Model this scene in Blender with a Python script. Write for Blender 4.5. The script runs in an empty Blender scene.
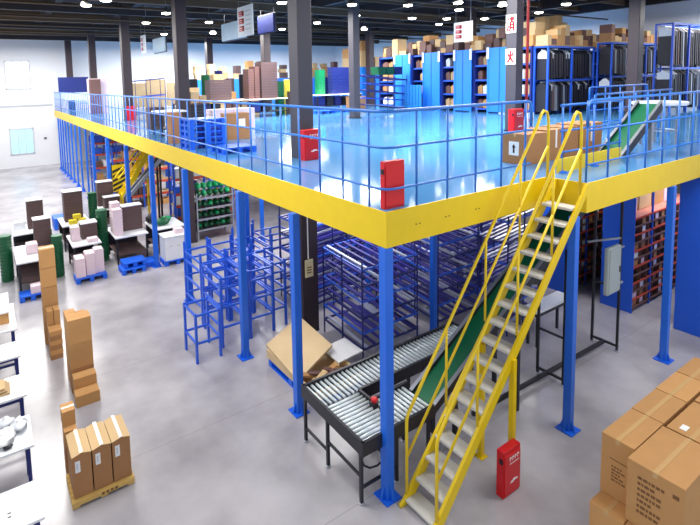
import bpy, math, random
from mathutils import Vector, Matrix
random.seed(11)
SC = bpy.context.scene
COL = SC.collection
WL = {}          # world position of every thing's base
ZT = 3.41        # top of the mezzanine deck
ZB = 3.005       # underside of its yellow edge beam

# ------------------------------------------------------------------ mesh helper
class MB:
    def __init__(s): s.v = []; s.f = []
    def add(s, vs, fs):
        b = len(s.v); s.v += [Vector(p) for p in vs]; s.f += [tuple(b+i for i in f) for f in fs]; return s
    def box(s, x0, x1, y0, y1, z0, z1):
        return s.add([(x0,y0,z0),(x1,y0,z0),(x1,y1,z0),(x0,y1,z0),(x0,y0,z1),(x1,y0,z1),(x1,y1,z1),(x0,y1,z1)],
                     [(3,2,1,0),(4,5,6,7),(0,1,5,4),(1,2,6,5),(2,3,7,6),(3,0,4,7)])
    def bar(s, p, q, w, h, up=(0,0,1)):
        p = Vector(p); q = Vector(q); d = (q-p).normalized(); u = Vector(up)
        if abs(d.dot(u)) > .98: u = Vector((0,1,0)) if abs(d.y) < .9 else Vector((1,0,0))
        r = d.cross(u).normalized(); u = r.cross(d)
        vs = []
        for o in (p, q):
            for a, b in ((-1,-1),(1,-1),(1,1),(-1,1)): vs.append(o + r*(a*w/2) + u*(b*h/2))
        return s.add(vs, [(3,2,1,0),(4,5,6,7),(0,1,5,4),(1,2,6,5),(2,3,7,6),(3,0,4,7)])
    def path(s, pts, r, n=8):
        pts = [Vector(p) for p in pts]; m = len(pts); vs = []
        ref = Vector((0,0,1))
        d0 = (pts[1]-pts[0]).normalized()
        if abs(d0.z) > .9: ref = Vector((0.3,1,0)).normalized()
        for i, p in enumerate(pts):
            a = (pts[min(i+1,m-1)]-pts[max(i-1,0)]).normalized()
            x = a.cross(ref)
            if x.length < 1e-4: x = a.cross(Vector((1,0,0)))
            x.normalize(); y = x.cross(a)
            ref = y if abs(a.dot(y)) < .99 else ref
            for k in range(n):
                t = 2*math.pi*k/n; vs.append(p + x*(r*math.cos(t)) + y*(r*math.sin(t)))
        fs = [(i*n+k, i*n+(k+1)%n, (i+1)*n+(k+1)%n, (i+1)*n+k) for i in range(m-1) for k in range(n)]
        fs += [tuple(range(n))[::-1], tuple((m-1)*n+k for k in range(n))]
        return s.add(vs, fs)
    def tube(s, p, q, r, n=8): return s.path([p, q], r, n)
    def lathe(s, cx, cy, prof, n=16):
        vs = []
        for r, z in prof:
            for k in range(n): t = 2*math.pi*k/n; vs.append((cx+r*math.cos(t), cy+r*math.sin(t), z))
        m = len(prof)
        fs = [(i*n+k, i*n+(k+1)%n, (i+1)*n+(k+1)%n, (i+1)*n+k) for i in range(m-1) for k in range(n)]
        fs += [tuple(range(n))[::-1], tuple((m-1)*n+k for k in range(n))]
        return s.add(vs, fs)
    def prism(s, poly, y0, y1, axis='y'):
        n = len(poly)
        def P(a, b, t): return (a, t, b) if axis == 'y' else ((t, a, b) if axis == 'x' else (a, b, t))
        vs = [P(a, b, y0) for a, b in poly] + [P(a, b, y1) for a, b in poly]
        return s.add(vs, [tuple(range(n))[::-1], tuple(range(n, 2*n))] + [(i, (i+1)%n, n+(i+1)%n, n+i) for i in range(n)])

def build(name, mb, m, parent=None, at=None, bevel=0, smooth=False, label=None):
    """ONE mesh object; vertices arrive in world coordinates"""
    base = WL[parent] if parent is not None else Vector(at or (0,0,0))
    me = bpy.data.meshes.new(name)
    me.from_pydata([tuple(p-base) for p in mb.v], [], mb.f)
    import bmesh
    bm = bmesh.new(); bm.from_mesh(me); bmesh.ops.recalc_face_normals(bm, faces=bm.faces); bm.to_mesh(me); bm.free()
    if smooth:
        for p in me.polygons: p.use_smooth = len(p.vertices) == 4
    me.materials.append(m)
    o = bpy.data.objects.new(name, me); COL.objects.link(o)
    WL[o] = base
    if parent is not None: o.parent = parent
    else: o.location = base
    if bevel:
        b = o.modifiers.new('edge', 'BEVEL'); b.width = bevel; b.segments = 2; b.limit_method = 'ANGLE'
    if label: o['label'] = label
    return o
def tag(o, label, cat, group=None):
    o['label'] = label; o['category'] = cat
    if group: o['group'] = group
    return o
def thing(name, label, cat, at, group=None):
    o = bpy.data.objects.new(name, None); o.empty_display_size = .1; COL.objects.link(o)
    o.location = at; WL[o] = Vector(at)
    return tag(o, label, cat, group)
def struct(name, mb, m, parent=None, at=None, kind=True):
    o = build(name, mb, m, parent, at)
    if parent is None: o['kind'] = 'structure'
    return o
KIDS = {}
def copy_tree(o, loc=None, rz=0, label=None, group=None, parent=None):
    c = o.copy(); COL.objects.link(c)
    if parent is not None: c.parent = parent
    if loc is not None:
        c.location = loc; c.rotation_euler = (0, 0, rz); WL[c] = Vector(loc)
    if label: c['label'] = label
    if group: c['group'] = group
    for ch in list(o.children): copy_tree(ch, parent=c)
    return c

ORD = ('first', 'second', 'third', 'fourth', 'fifth', 'sixth', 'seventh', 'eighth', 'ninth', 'tenth', 'eleventh', 'twelfth', 'thirteenth', 'fourteenth', 'fifteenth', 'sixteenth', 'seventeenth',
       'eighteenth', 'nineteenth', 'twentieth', 'twenty-first', 'twenty-second', 'twenty-third', 'twenty-fourth', 'twenty-fifth', 'twenty-sixth', 'twenty-seventh', 'twenty-eighth')
HUE = dict(carton='cardboard', carton_l='pale cardboard', carton_b='brown cardboard', brown='dark brown', brown2='brown', tan='tan', pink='pale pink', paper='white', film='whitish', blue='blue', navy='navy', lemon='yellow',
           garment='dark', steel='grey')
# ------------------------------------------------------------------ materials
def lin(h):
    c = [int(h[i:i+2], 16)/255 for i in (0, 2, 4)]
    return [x/12.92 if x <= .04045 else ((x+.055)/1.055)**2.4 for x in c] + [1]
def mat(name, hexc, rough=.5, metal=0, var=.12, scale=6, emit=0, vary=0, spec=.5, alpha=1):
    m = bpy.data.materials.new(name); m.use_nodes = True
    nt = m.node_tree; b = nt.nodes['Principled BSDF']; L = nt.links
    c = lin(hexc)
    b.inputs['Roughness'].default_value = rough; b.inputs['Metallic'].default_value = metal
    b.inputs['Specular IOR Level'].default_value = spec
    tc = nt.nodes.new('ShaderNodeTexCoord')
    nz = nt.nodes.new('ShaderNodeTexNoise'); nz.inputs['Scale'].default_value = scale; nz.inputs['Detail'].default_value = 4
    L.new(tc.outputs['Object'], nz.inputs['Vector'])
    mx = nt.nodes.new('ShaderNodeMix'); mx.data_type = 'RGBA'
    mx.inputs[6].default_value = [x*(1-var) for x in c[:3]] + [1]; mx.inputs[7].default_value = [min(1, x*(1+var)) for x in c[:3]] + [1]
    L.new(nz.outputs['Fac'], mx.inputs[0])
    out = mx.outputs[2]
    if vary:
        oi = nt.nodes.new('ShaderNodeObjectInfo'); hs = nt.nodes.new('ShaderNodeHueSaturation')
        mr = nt.nodes.new('ShaderNodeMapRange'); mr.inputs[3].default_value = 1-vary; mr.inputs[4].default_value = 1+vary
        L.new(oi.outputs['Random'], mr.inputs[0]); L.new(mr.outputs[0], hs.inputs['Value']); L.new(out, hs.inputs['Color']); out = hs.outputs[0]
    L.new(out, b.inputs['Base Color'])
    if emit:
        L.new(out, b.inputs['Emission Color']); b.inputs['Emission Strength'].default_value = emit
    if alpha < 1: b.inputs['Alpha'].default_value = alpha
    return m
M = dict(
 yellow=mat('yellow_paint','e9c705',.42,var=.06), rail=mat('handrail_yellow','eecb1c',.4,var=.05),
 column=mat('blue_column_paint','1f6be0',.35,var=.06), rail_blue=mat('rail_blue','2f78d6',.35,var=.08),
 blue=mat('rack_blue','2258cc',.4,var=.08), panel=mat('panel_blue','1a58d0',.45,var=.07,scale=2),
 panel2=mat('bright_panel_blue','2b8af6',.4,var=.06,scale=2), sky=mat('plastic_sky_blue','2a8be0',.4),
 frame=mat('frame_blue','2b62dc',.35,var=.08), pallet=mat('plastic_blue','1a66e6',.4,var=.1),
 lane=mat('roller_track_violet','443e9f',.32,var=.15,vary=.25), lane2=mat('roller_track_steel','c9cde0',.3,.2,var=.1),
 rackpost=mat('rack_post_navy','262c70',.4), dark=mat('dark_steel','2a2a33',.4,.3), dark2=mat('black_steel','1d1b22',.5),
 col=mat('column_grey','46434c',.5,var=.06,scale=2), coldark=mat('column_brown_black','3c2f36',.5),
 roller=mat('zinc_roller','e3edf0',.3,.15,var=.04), steel=mat('steel_grey','9fa3ad',.4,.5), belt=mat('green_belt','0c6b47',.45,var=.1,scale=20),
 tread=mat('stair_tread_grey','cecbc4',.65,var=.14,scale=25), red=mat('fire_red','d4101c',.35,var=.04), redpipe=mat('red_pipe','8e1a22',.4),
 white=mat('white_laminate','eceef2',.35,var=.03), paper=mat('white_paper','f2f2f2',.7,var=.02), black=mat('black_print','241d1a',.7),
 carton=mat('cardboard','c4925b',.8,var=.1,scale=5,vary=.1), carton_l=mat('cardboard_pale','d3b283',.8,var=.08,scale=4,vary=.05),
 carton_b=mat('cardboard_brown','a97a50',.8,var=.1,scale=5,vary=.08), tape=mat('packing_tape','cda673',.2,var=.05), print=mat('carton_print','7a5332',.8),
 wood=mat('pale_plywood','dcbf92',.6,var=.1,scale=3), pine=mat('pallet_pine','d7b165',.7,var=.15,scale=8),
 brown=mat('dark_brown_crate','5b4544',.6,var=.15,scale=15), brown2=mat('mid_brown_crate','6c4a44',.6,var=.15),
 green=mat('dark_green_plastic','0e5a36',.4,var=.2,scale=20), green2=mat('bright_green_bag','12935a',.4,var=.25,scale=15,vary=.2),
 pink=mat('pale_pink_pack','ead3da',.6,var=.08,scale=12), tan=mat('tan_board','b89a70',.7,var=.12), redshelf=mat('orange_red_shelf','c4452c',.5),
 redtop=mat('pale_red_board','d98a7c',.6), lemon=mat('yellow_pack','e8d23a',.6), grey=mat('cabinet_grey','aab4b4',.5,var=.04), film=mat('clear_film_white','dfe2e8',.2,var=.12,scale=14),
 garment=mat('dark_garment','20202a',.5,var=.3,vary=.4), plate=mat('cream_sign','e6d9a8',.6), greyprint=mat('grey_print','cdd2d8',.7),
 navy=mat('navy_panel','14246e',.5), lamp=mat('lamp_glow','fff6e2',.5,emit=14), shade=mat('lamp_shade','5d5a58',.4,.3), wire=mat('conduit','8b8791',.5),
 wall=mat('white_wall_paint','eef0f4',.8,var=.03,scale=.6), band=mat('wall_band','b9bec6',.7), roof=mat('dark_roof','1f1b20',.8,var=.1), beam=mat('roof_steel','2a2428',.6),
 beam2=mat('roof_purlin','584532',.6), glass=mat('daylight_glass','fbfdff',.3,emit=1.6,var=.01), glass2=mat('blue_daylight_glass','a9d3ea',.3,emit=.5,var=.03), screen=mat('hanging_screen','a9c3d4',.3,var=.15,scale=3),
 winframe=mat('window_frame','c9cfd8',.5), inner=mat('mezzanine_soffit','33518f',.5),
)
def floor_material():
    m = bpy.data.materials.new('polished_concrete'); m.use_nodes = True
    nt = m.node_tree; L = nt.links; b = nt.nodes['Principled BSDF']
    geo = nt.nodes.new('ShaderNodeNewGeometry')
    def noise(sc, det=5):
        n = nt.nodes.new('ShaderNodeTexNoise'); n.inputs['Scale'].default_value = sc; n.inputs['Detail'].default_value = det
        L.new(geo.outputs['Position'], n.inputs['Vector']); return n
    n1 = noise(.7, 5); n2 = noise(2.2, 3)
    r = nt.nodes.new('ShaderNodeValToRGB'); r.color_ramp.elements[0].color = lin('8b878d'); r.color_ramp.elements[1].color = lin('c2bec3')
    r.color_ramp.elements[0].position = .3; r.color_ramp.elements[1].position = .7
    ad = nt.nodes.new('ShaderNodeMix'); ad.data_type = 'FLOAT'; ad.inputs[0].default_value = .22
    L.new(n1.outputs['Fac'], ad.inputs[2]); L.new(n2.outputs['Fac'], ad.inputs[3]); L.new(ad.outputs[0], r.inputs[0])
    sp = nt.nodes.new('ShaderNodeSeparateXYZ'); L.new(geo.outputs['Position'], sp.inputs[0])
    def mth(op, a, bb=None):
        n = nt.nodes.new('ShaderNodeMath'); n.operation = op
        for i, v in enumerate((a, bb)):
            if v is None: continue
            if isinstance(v, (int, float)): n.inputs[i].default_value = v
            else: L.new(v, n.inputs[i])
        return n.outputs[0]
    def joint(axis, off, pitch):
        return mth('LESS_THAN', mth('ABSOLUTE', mth('SUBTRACT', mth('FRACT', mth('ADD', mth('DIVIDE', mth('SUBTRACT', sp.outputs[axis], off), pitch), .5)), .5)), .0016)
    j = mth('MULTIPLY', joint('Y', 2.34, 2.2), .6)
    mx = nt.nodes.new('ShaderNodeMix'); mx.data_type = 'RGBA'; L.new(j, mx.inputs[0]); L.new(r.outputs[0], mx.inputs[6]); mx.inputs[7].default_value = lin('6f6c74')
    L.new(mx.outputs[2], b.inputs['Base Color'])
    rr = nt.nodes.new('ShaderNodeMapRange'); rr.inputs[3].default_value = .16; rr.inputs[4].default_value = .3; L.new(n2.outputs['Fac'], rr.inputs[0]); L.new(rr.outputs[0], b.inputs['Roughness'])
    return m
M['floor'] = floor_material()
M['deck'] = mat('glossy_blue_deck', '5596d0', .09, var=.1, scale=.7, spec=.35)

# ------------------------------------------------------------------ room shell
XR, YB, ZC = 22.0, 30.0, 8.3
struct('floor', MB().box(-6, XR, -5, YB, -.1, 0), M['floor'])
struct('wall_back', MB().box(-6, XR+.2, YB, YB+.2, 0, ZC), M['wall'])
struct('wall_side', MB().box(XR, XR+.2, -5, YB, 0, ZC), M['wall'])
struct('ceiling', MB().box(-6, XR+.2, -5, YB+.2, ZC, ZC+.2), M['roof'])
struct('trim_1', MB().box(-6, 0, YB-.03, YB, 3.66, 3.76), M['band'])
def window(n, x0, x1, z0, z1, g):
    w = build('window_%d' % n, MB().box(x0, x1, YB-.02, YB+.01, z0, z1), g, at=(x0, YB, z0)); w['kind'] = 'structure'
    f = MB()
    f.box(x0-.05, x1+.05, YB-.05, YB, z1, z1+.06); f.box(x0-.05, x1+.05, YB-.05, YB, z0-.06, z0)
    f.box(x0-.06, x0, YB-.05, YB, z0-.06, z1+.06); f.box(x1, x1+.06, YB-.05, YB, z0-.06, z1+.06)
    build('window_frame', f, M['winframe'], w)
    for k in (1, 2):
        xm = x0+(x1-x0)*k/3; build('window_bar', MB().box(xm-.015, xm+.015, YB-.035, YB-.02, z0, z1), M['winframe'], w)
window(1, -2.37, -1.17, 4.78, 6.35, M['glass'])
window(2, -2.39, -1.22, .85, 2.31, M['glass2'])
tag(build('wall_socket', MB().box(-.62, -.47, YB-.05, YB, 1.62, 1.72), M['dark'], at=(-.55, YB, 1.6), bevel=.01), 'small dark box fixed to the white end wall below the band', 'wall box')
# roof beams
for k, y in enumerate((12.5, 15.5, 18.5, 21.5, 24.5, 27.5)):
    struct('beam', MB().box(-6, XR, y-.08, y+.08, 7.48, 7.75), M['beam'] if k % 2 else M['beam2'])
for x in (-4.5, -1.2, 1.4, 4.7, 8, 11.3, 14.6, 17.9, 21):
    struct('beam', MB().box(x-.12, x+.12, -5, YB, 7.75, 8.2), M['beam'])
for k, y in enumerate((5, 7, 9, 11, 14, 17, 20, 23, 26)):
    struct('beam', MB().box(-6, XR, y-.05, y+.05, 7.85, 8.05), M['beam2'])

for y in (8.2, 10.4, 13.3, 16.6, 19.6, 22.4):
    struct('ceiling_pipe', MB().tube((-6, y, 7.42), (XR, y, 7.42), .035), M['beam2'])
# ------------------------------------------------------------------ building columns (through both floors)
def roof_column(x, y, m, w, label, z0=0):
    o = thing('building_column', label, 'column', (x, y, z0), 'dark steel columns carrying the roof')
    t = .03; h = w/2
    s = MB().box(x-h, x+h, y-h, y+h, z0, 8.2)
    build('column_shaft', s, m, o, bevel=.015)
    build('base_plate', MB().box(x-h-.02, x+h+.02, y-h-.02, y+h+.02, z0, z0+.03), M['dark'], o)
    return o
c1 = roof_column(1.4, 3.8, M['col'], .32, 'grey roof column rising through the blue deck behind a red cabinet, darker below')
build('dark_wrap', MB().box(1.225, 1.575, 3.625, 3.975, 0, ZB-.12), M['coldark'], c1, label='black-brown lower length of the column')
build('cable', MB().tube((1.34, 3.6, ZB), (1.34, 3.6, 1.5), .012), M['paper'], c1)
build('notice_plate', MB().box(1.26, 1.44, 3.585, 3.6, 1.14, 1.48), M['plate'], c1)
for k in range(3): build('notice_text', MB().box(1.3, 1.4, 3.58, 3.586, 1.22+.05*k, 1.24+.05*k), M['print'], c1)
roof_column(1.4, 10.3, M['coldark'], .34, 'dark roof column standing on the deck beside the stacked blue pallets')
roof_column(1.4, 16.85, M['coldark'], .34, 'dark roof column on the deck with a small red cabinet at its foot', ZT)
roof_column(8, 10.3, M['col'], .3, 'grey roof column on the deck next to the violet flow rack', ZT)
roof_column(8, 17, M['coldark'], .36, 'dark roof column behind the brown crate stacks on the deck', ZT)
roof_column(14.6, 3.8, M['coldark'], .34, 'dark roof column among the hanging garment rails', ZT)
roof_column(14.6, 10.3, M['coldark'], .34, 'dark roof column rising behind the panelled blue shelving', ZT)
roof_column(14.6, 17, M['coldark'], .34, 'dark roof column beyond the cartons near the end wall', ZT)
roof_column(8, 24, M['coldark'], .36, 'dark roof column against the white end wall', ZT)
roof_column(1.4, 24, M['coldark'], .34, 'dark roof column behind the tall pink stack', ZT)
roof_column(.95, 29.0, M['coldark'], .34, 'dark roof column at the far end of the deck beside the end wall', ZT)
c2 = roof_column(8, 3.8, M['col'], .3, 'grey roof column carrying red and white fire signs', ZT)
# fire signs on its face: strokes of two characters
XI = [((.08,.9),(.22,.78)),((.03,.62),(.16,.52)),((.05,.06),(.22,.38)),((.62,.98),(.62,.63)),((.42,.92),(.5,.72)),((.86,.92),(.76,.72)),
      ((.42,.62),(.42,.2)),((.42,.2),(.34,.02)),((.42,.62),(.86,.62)),((.86,.62),(.86,.05)),((.86,.05),(.76,.06)),((.42,.43),(.86,.43)),((.42,.25),(.86,.25))]
HUO = [((.2,.76),(.3,.5)),((.82,.8),(.68,.52)),((.5,.96),(.5,.5)),((.5,.5),(.34,.24)),((.34,.24),(.12,.06)),((.5,.5),(.66,.24)),((.66,.24),(.9,.06))]
def fire_sign(z0, z1, y0, y1, strokes, x, label):
    s = tag(build('fire_sign', MB().box(x-.02, x, y0, y1, z0, z1), M['paper'], at=(x, (y0+y1)/2, z0)), label, 'sign')
    mb = MB(); w = y1-y0; h = z1-z0
    for (a, b), (c, d) in strokes:
        p = (x-.024, y1-w*(.1+.8*a), z0+h*(.08+.84*b)); q = (x-.024, y1-w*(.1+.8*c), z0+h*(.08+.84*d))
        mb.bar(p, q, .042, .006, (1, 0, 0))
    build('lettering', mb, M['red'], s)
fire_sign(5.94, 6.4, 3.66, 3.94, XI, 7.85, 'white sign with one red character, upper of two on the grey column')
fire_sign(5.14, 5.54, 3.66, 3.94, HUO, 7.85, 'white sign with the red character for fire, lower of two on the column')
tag(build('sprinkler_pipe', MB().tube((8.22, 3.58, ZT), (8.22, 3.58, 8.2), .035), M['redpipe'], at=(8.22, 3.58, ZT)), 'vertical red pipe running up beside the grey signed column', 'pipe')

# ------------------------------------------------------------------ mezzanine
XS, DY = 3.08, -.563
mz = thing('mezzanine_platform', 'blue mezzanine deck with a broad yellow edge beam, on blue columns', 'mezzanine', (0, 0, ZB))
d = MB()
HX0, HX1, HY0, HY1 = 4.6, 6.15, .07, .5
d.box(0, XR-.03, HY1, 29.3, ZT-.08, ZT); d.box(0, HX0, 0, HY1, ZT-.08, ZT); d.box(HX1, XR-.03, 0, HY1, ZT-.08, ZT)
d.box(HX0, HX1, 0, HY0, ZT-.08, ZT); d.box(XS, XR-.03, DY, 0, ZT-.08, ZT)
build('deck_surface', d, M['deck'], mz)
build('edge_beam', MB().box(-.02, 0, -.02, 29.3, ZB, ZT), M['yellow'], mz)
build('edge_beam', MB().box(0, XS, -.02, 0, ZB, ZT), M['yellow'], mz)
build('edge_beam', MB().box(XS-.02, XS, DY, -.02, ZB, ZT), M['yellow'], mz)
build('edge_beam', MB().box(XS-.02, XR-.03, DY-.02, DY, ZB, ZT), M['yellow'], mz)
for x in (.44, .5, .94, 1.0, 1.5, 1.56):
    build('bolt', MB().tube((x, -.02, 3.2), (x, -.026, 3.2), .008), M['dark'], mz)
for y in (1.9, 3.8, 6.4, 8.9, 11.6, 14.3, 17.1, 20.2, 24):
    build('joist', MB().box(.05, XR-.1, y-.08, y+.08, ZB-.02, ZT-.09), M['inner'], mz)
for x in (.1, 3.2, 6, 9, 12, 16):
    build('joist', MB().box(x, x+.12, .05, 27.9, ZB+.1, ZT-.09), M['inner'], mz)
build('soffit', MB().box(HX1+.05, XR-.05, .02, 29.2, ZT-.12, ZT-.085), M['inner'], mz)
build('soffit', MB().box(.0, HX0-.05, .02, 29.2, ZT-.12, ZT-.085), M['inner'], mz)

def support_column(x, y, label, top=ZB-.003, w=.115):
    o = thing('support_column', label, 'column', (x, y, 0), 'blue steel columns under the mezzanine')
    h = w/2
    build('column_post', MB().box(x-h, x+h, y-h, y+h, .015, top), M['column'], o, bevel=.008)
    build('base_plate', MB().box(x-.115, x+.115, y-.115, y+.115, 0, .018), M['pallet'], o)
    for a, b in ((1,0),(-1,0),(0,1),(0,-1)):
        g = MB()
        if a: g.prism([(x+a*h, .018), (x+a*(h+.05), .018), (x+a*h, .17)], y-.012, y+.012, 'y')
        else: g.prism([(y+b*h, .018), (y+b*(h+.05), .018), (y+b*h, .17)], x-.012, x+.012, 'x')
        build('gusset', g, M['column'], o)
    return o
cc = -.02
support_column(.02, .03, 'blue support column under the yellow corner of the mezzanine')
edge_y = [1.88, 3.63, 6.37, 8.91, 11.57, 14.3, 17.1, 18.7, 20.2, 21.5, 22.7, 23.8, 24.8, 25.8, 26.7, 27.6]
edge_l = ['beside the leaning plywood sheet', 'in front of the empty blue frames', 'beside the small low frame and white crate', 'next to the white crate',
          'in front of the grey inclined conveyor', 'beside the hazard-striped panel', 'beside the orange-shelved racking'] + [n + ' from the end wall' for n in ('ninth', 'eighth', 'seventh', 'sixth', 'fifth', 'fourth', 'third', 'second', 'first')]
for y, l in zip(edge_y, edge_l):
    support_column(-.035, y-.02, 'blue column in the long mezzanine edge row, ' + l, w=.115 if y < 18 else .075)
support_column(2.81, -.555, 'blue column beside the foot of the black pipe stand, near the stair', w=.105)
support_column(5.76, -.57, 'blue column between the tall blue end panels and the large cartons', w=.105)
for x, y, l in ((3.22, 2.21, 'blue inner column behind the roller conveyor'), (3.22, 4.07, 'blue inner column between the violet flow racks'),
                (1.43, 6.34, 'thin blue inner column behind the empty blue frames'), (3.2, 8.9, 'blue inner column behind the green-bag rack'),
                (3.2, 14.3, 'blue inner column beside the far orange racking'), (3.2, 18, 'blue inner column deep under the deck'), (1.6, 22.7, 'blue inner column in the far bay by the end wall'),
                (1.6, 25.5, 'blue inner column in the last bay before the end wall')):
    support_column(x, y, l, w=.1)

# guard rails on the deck
def guard_rail(name_l, pts, posts, label, ends=True, hs=(.235, .70, 1.1), curve=None):
    p0 = Vector(pts[0])
    o = thing('guard_rail', label, 'railing', tuple(p0))
    for k, h in enumerate(hs):
        path = [Vector(p)+Vector((0,0,h)) for p in pts]
        if k == len(hs)-1 and curve:
            a, b = curve
            if a:
                d_ = (path[1]-path[0]).normalized(); e = path[0]
                path = [e+Vector((0,0,-.35)), e+Vector((0,0,-.08)), e+d_*.03+Vector((0,0,-.02)), e+d_*.1] + path[1:]
            if b:
                d_ = (path[-2]-path[-1]).normalized(); e = path[-1]
                path = path[:-1] + [e+d_*.1, e+d_*.03+Vector((0,0,-.02)), e+Vector((0,0,-.08)), e+Vector((0,0,-.35))]
        build('rail', MB().path(path, .02 if k == len(hs)-1 else .015, 8), M['rail_blue'], o, smooth=True)
    for p in posts:
        p = Vector(p); build('rail_post', MB().tube(p, p+Vector((0,0,hs[-1])), .014, 8), M['rail_blue'], o, smooth=True)
    return o
posts = [(.02, .3+.487*i, ZT) for i in range(60) if .3+.487*i < 29.2] + [(.49+.525*i, .02, ZT) for i in range(5)]
guard_rail('', [(.02, 29.25, ZT), (.02, .14, ZT), (.05, .05, ZT), (.14, .02, ZT), (2.72, .02, ZT)], posts, 'blue tube railing along the long edge and round the mezzanine corner', curve=(False, True))
guard_rail('', [(3.1, DY+.02, ZT), (XR-.1, DY+.02, ZT)], [(3.1+.575*i, DY+.02, ZT) for i in range(33)], 'blue tube railing on the deck edge beyond the stair head', curve=(True, False))
g = guard_rail('', [(3.5, .04, ZT), (5.35, .04, ZT)], [(3.55, .04, ZT), (4.45, .04, ZT), (5.3, .04, ZT)], 'blue guard rail with a yellow toe board beside the conveyor opening', hs=(.3, .62, 1.0))
build('toe_board', MB().box(3.42, 5.35, .03, .045, ZT, ZT+.21), M['yellow'], g)
for x in (3.55, 4.45): build('post_foot', MB().lathe(x, .04, [(.09, ZT), (.09, ZT+.012), (.03, ZT+.03)], 12), M['column'], g)
guard_rail('', [(6.2, .9, ZT), (9.6, .9, ZT)], [(6.2+.56*i, .9, ZT) for i in range(7)], 'blue guard rail behind the rising conveyor on the deck', hs=(.5, 1.05), curve=(True, False))
guard_rail('', [(9.4, 2.6, ZT), (12.6, 2.6, ZT)], [(9.4+.8*i, 2.6, ZT) for i in range(5)], 'short blue barrier rail in front of the garment rails', hs=(.5, 1.1), curve=(True, True))

# ------------------------------------------------------------------ yellow stair
st = thing('steel_staircase', 'yellow steel staircase with grey treads leading up to the mezzanine', 'staircase', (0.1, -.38, 0))
YL, YR = -.16, -.6
N = 17
def sz(x): return .08 + (x-.17)*(3.05/2.57)       # height of the tread line at x
for y in (YL, YR):
    x0, x1 = .02, 3.04
    z0, z1 = sz(x0), sz(x1)
    zt = min(ZT, z1+.06)
    build('stringer', MB().prism([(.03, 0), (.2, 0), (x1, z1-.16), (x1, zt), (x1-.04, zt), (.08, sz(.08)+.085), (.03, .03)], y-.02, y+.02, 'y'), M['yellow'], st, bevel=.004)
for k in range(N):
    x = .17+2.57*k/(N-1); z = .08+3.05*k/(N-1)
    build('tread', MB().box(x-.07, x+.135, YR+.02, YL-.02, z-.035, z), M['tread'], st, bevel=.005)
for y in (YL-.0, YR+.0):
    hr = build('handrail', MB().path([(.14, y, sz(.14)+.02), (.14, y, .98), (.145, y, 1.03), (.17, y, 1.09), (2.58, y, 4.2), (2.66, y, 4.34), (2.72, y, 4.385), (2.79, y, 4.36), (2.83, y, 4.26), (2.84, y, 4.1), (2.84, y, sz(2.84)+.05)], .019, 8), M['rail'], st, smooth=True)
    build('middle_rail', MB().tube((.14, y, .56), (2.84, y, 3.9), .016), M['rail'], hr, smooth=True)
    for x in (.8, 1.52, 2.22):
        build('handrail_post', MB().tube((x, y, sz(x)+.1), (x, y, 1.09+(x-.17)*1.2905), .015), M['rail'], hr, smooth=True)
for y in (YL-.03, YR-.02):
    s = build('stair_prop', MB().box(1.40, 1.46, y-.03, y+.03, .012, sz(1.43)-.05), M['yellow'], st)
    build('prop_foot', MB().box(1.37, 1.49, y-.06, y+.06, 0, .012), M['yellow'], s)

# ------------------------------------------------------------------ fire cabinets
def fire_cabinet(x0, x1, y0, y1, z0, h, label, text=False):
    o = thing('fire_cabinet', label, 'fire cabinet', ((x0+x1)/2, (y0+y1)/2, z0), 'red fire equipment cabinets')
    build('cabinet_body', MB().box(x0, x1, y0, y1, z0, z0+h), M['red'], o, bevel=.006)
    build('door', MB().box(x0+.012, x1-.012, y0-.012, y0, z0+.03, z0+h-.05), M['red'], o, bevel=.003)
    build('latch', MB().box(x0-.012, x0, y0+.01, y0+.05, z0+h*.74, z0+h*.84), M['dark'], o)
    if text:
        w = x1-x0
        t = MB()
        for k in range(4):
            a = x0+w*(.3+.15*k); t.box(a, a+w*.03, y0-.016, y0-.0125, z0+h*.77, z0+h*.84); t.box(a+w*.05, a+w*.1, y0-.016, y0-.0125, z0+h*.815, z0+h*.83); t.box(a, a+w*.09, y0-.016, y0-.0125, z0+h*.84, z0+h*.85)
        for k in range(8): t.box(x0+w*(.32+.07*k), x0+w*(.36+.07*k), y0-.016, y0-.0125, z0+h*.7, z0+h*.72)
        t.box(x0+w*.4, x0+w*.8, y0-.016, y0-.0125, z0+h*.3, z0+h*.32); t.box(x0+w*.5, x0+w*.7, y0-.016, y0-.0125, z0+h*.32, z0+h*.345); t.box(x0+w*.36, x0+w*.55, y0-.016, y0-.0125, z0+h*.28, z0+h*.3)
        build('lettering', t, M['paper'], o)
    return o
fire_cabinet(1.08, 1.395, -.755, -.66, 0, .57, 'red fire cabinet on the concrete floor beside the yellow stair', True)
fire_cabinet(.045, .35, .07, .14, ZT, .54, 'red fire cabinet on the deck at the yellow mezzanine corner')
fire_cabinet(1.2, 1.56, 3.42, 3.56, ZT, .56, 'red fire cabinet at the foot of the grey roof column on the deck', True)
fire_cabinet(7.28, 7.68, 3.3, 3.46, ZT, .62, 'red fire cabinet in front of the column with fire signs', True)
fire_cabinet(1.2, 1.56, 16.4, 16.56, ZT, .58, 'small distant red fire cabinet by a dark column along the deck edge')
s = tag(build('fire_notice', MB().box(7.85, 8.12, 3.3, 3.32, ZT, ZT+.5), M['paper'], at=(8, 3.3, ZT)), 'white board with a red character standing beside the red cabinet', 'sign')
mb = MB()
for (a, b), (c, e) in HUO: mb.bar((7.87+.23*a, 3.295, ZT+.05+.4*b), (7.87+.23*c, 3.295, ZT+.05+.4*e), .035, .006, (0, 1, 0))
build('lettering', mb, M['red'], s)
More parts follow.
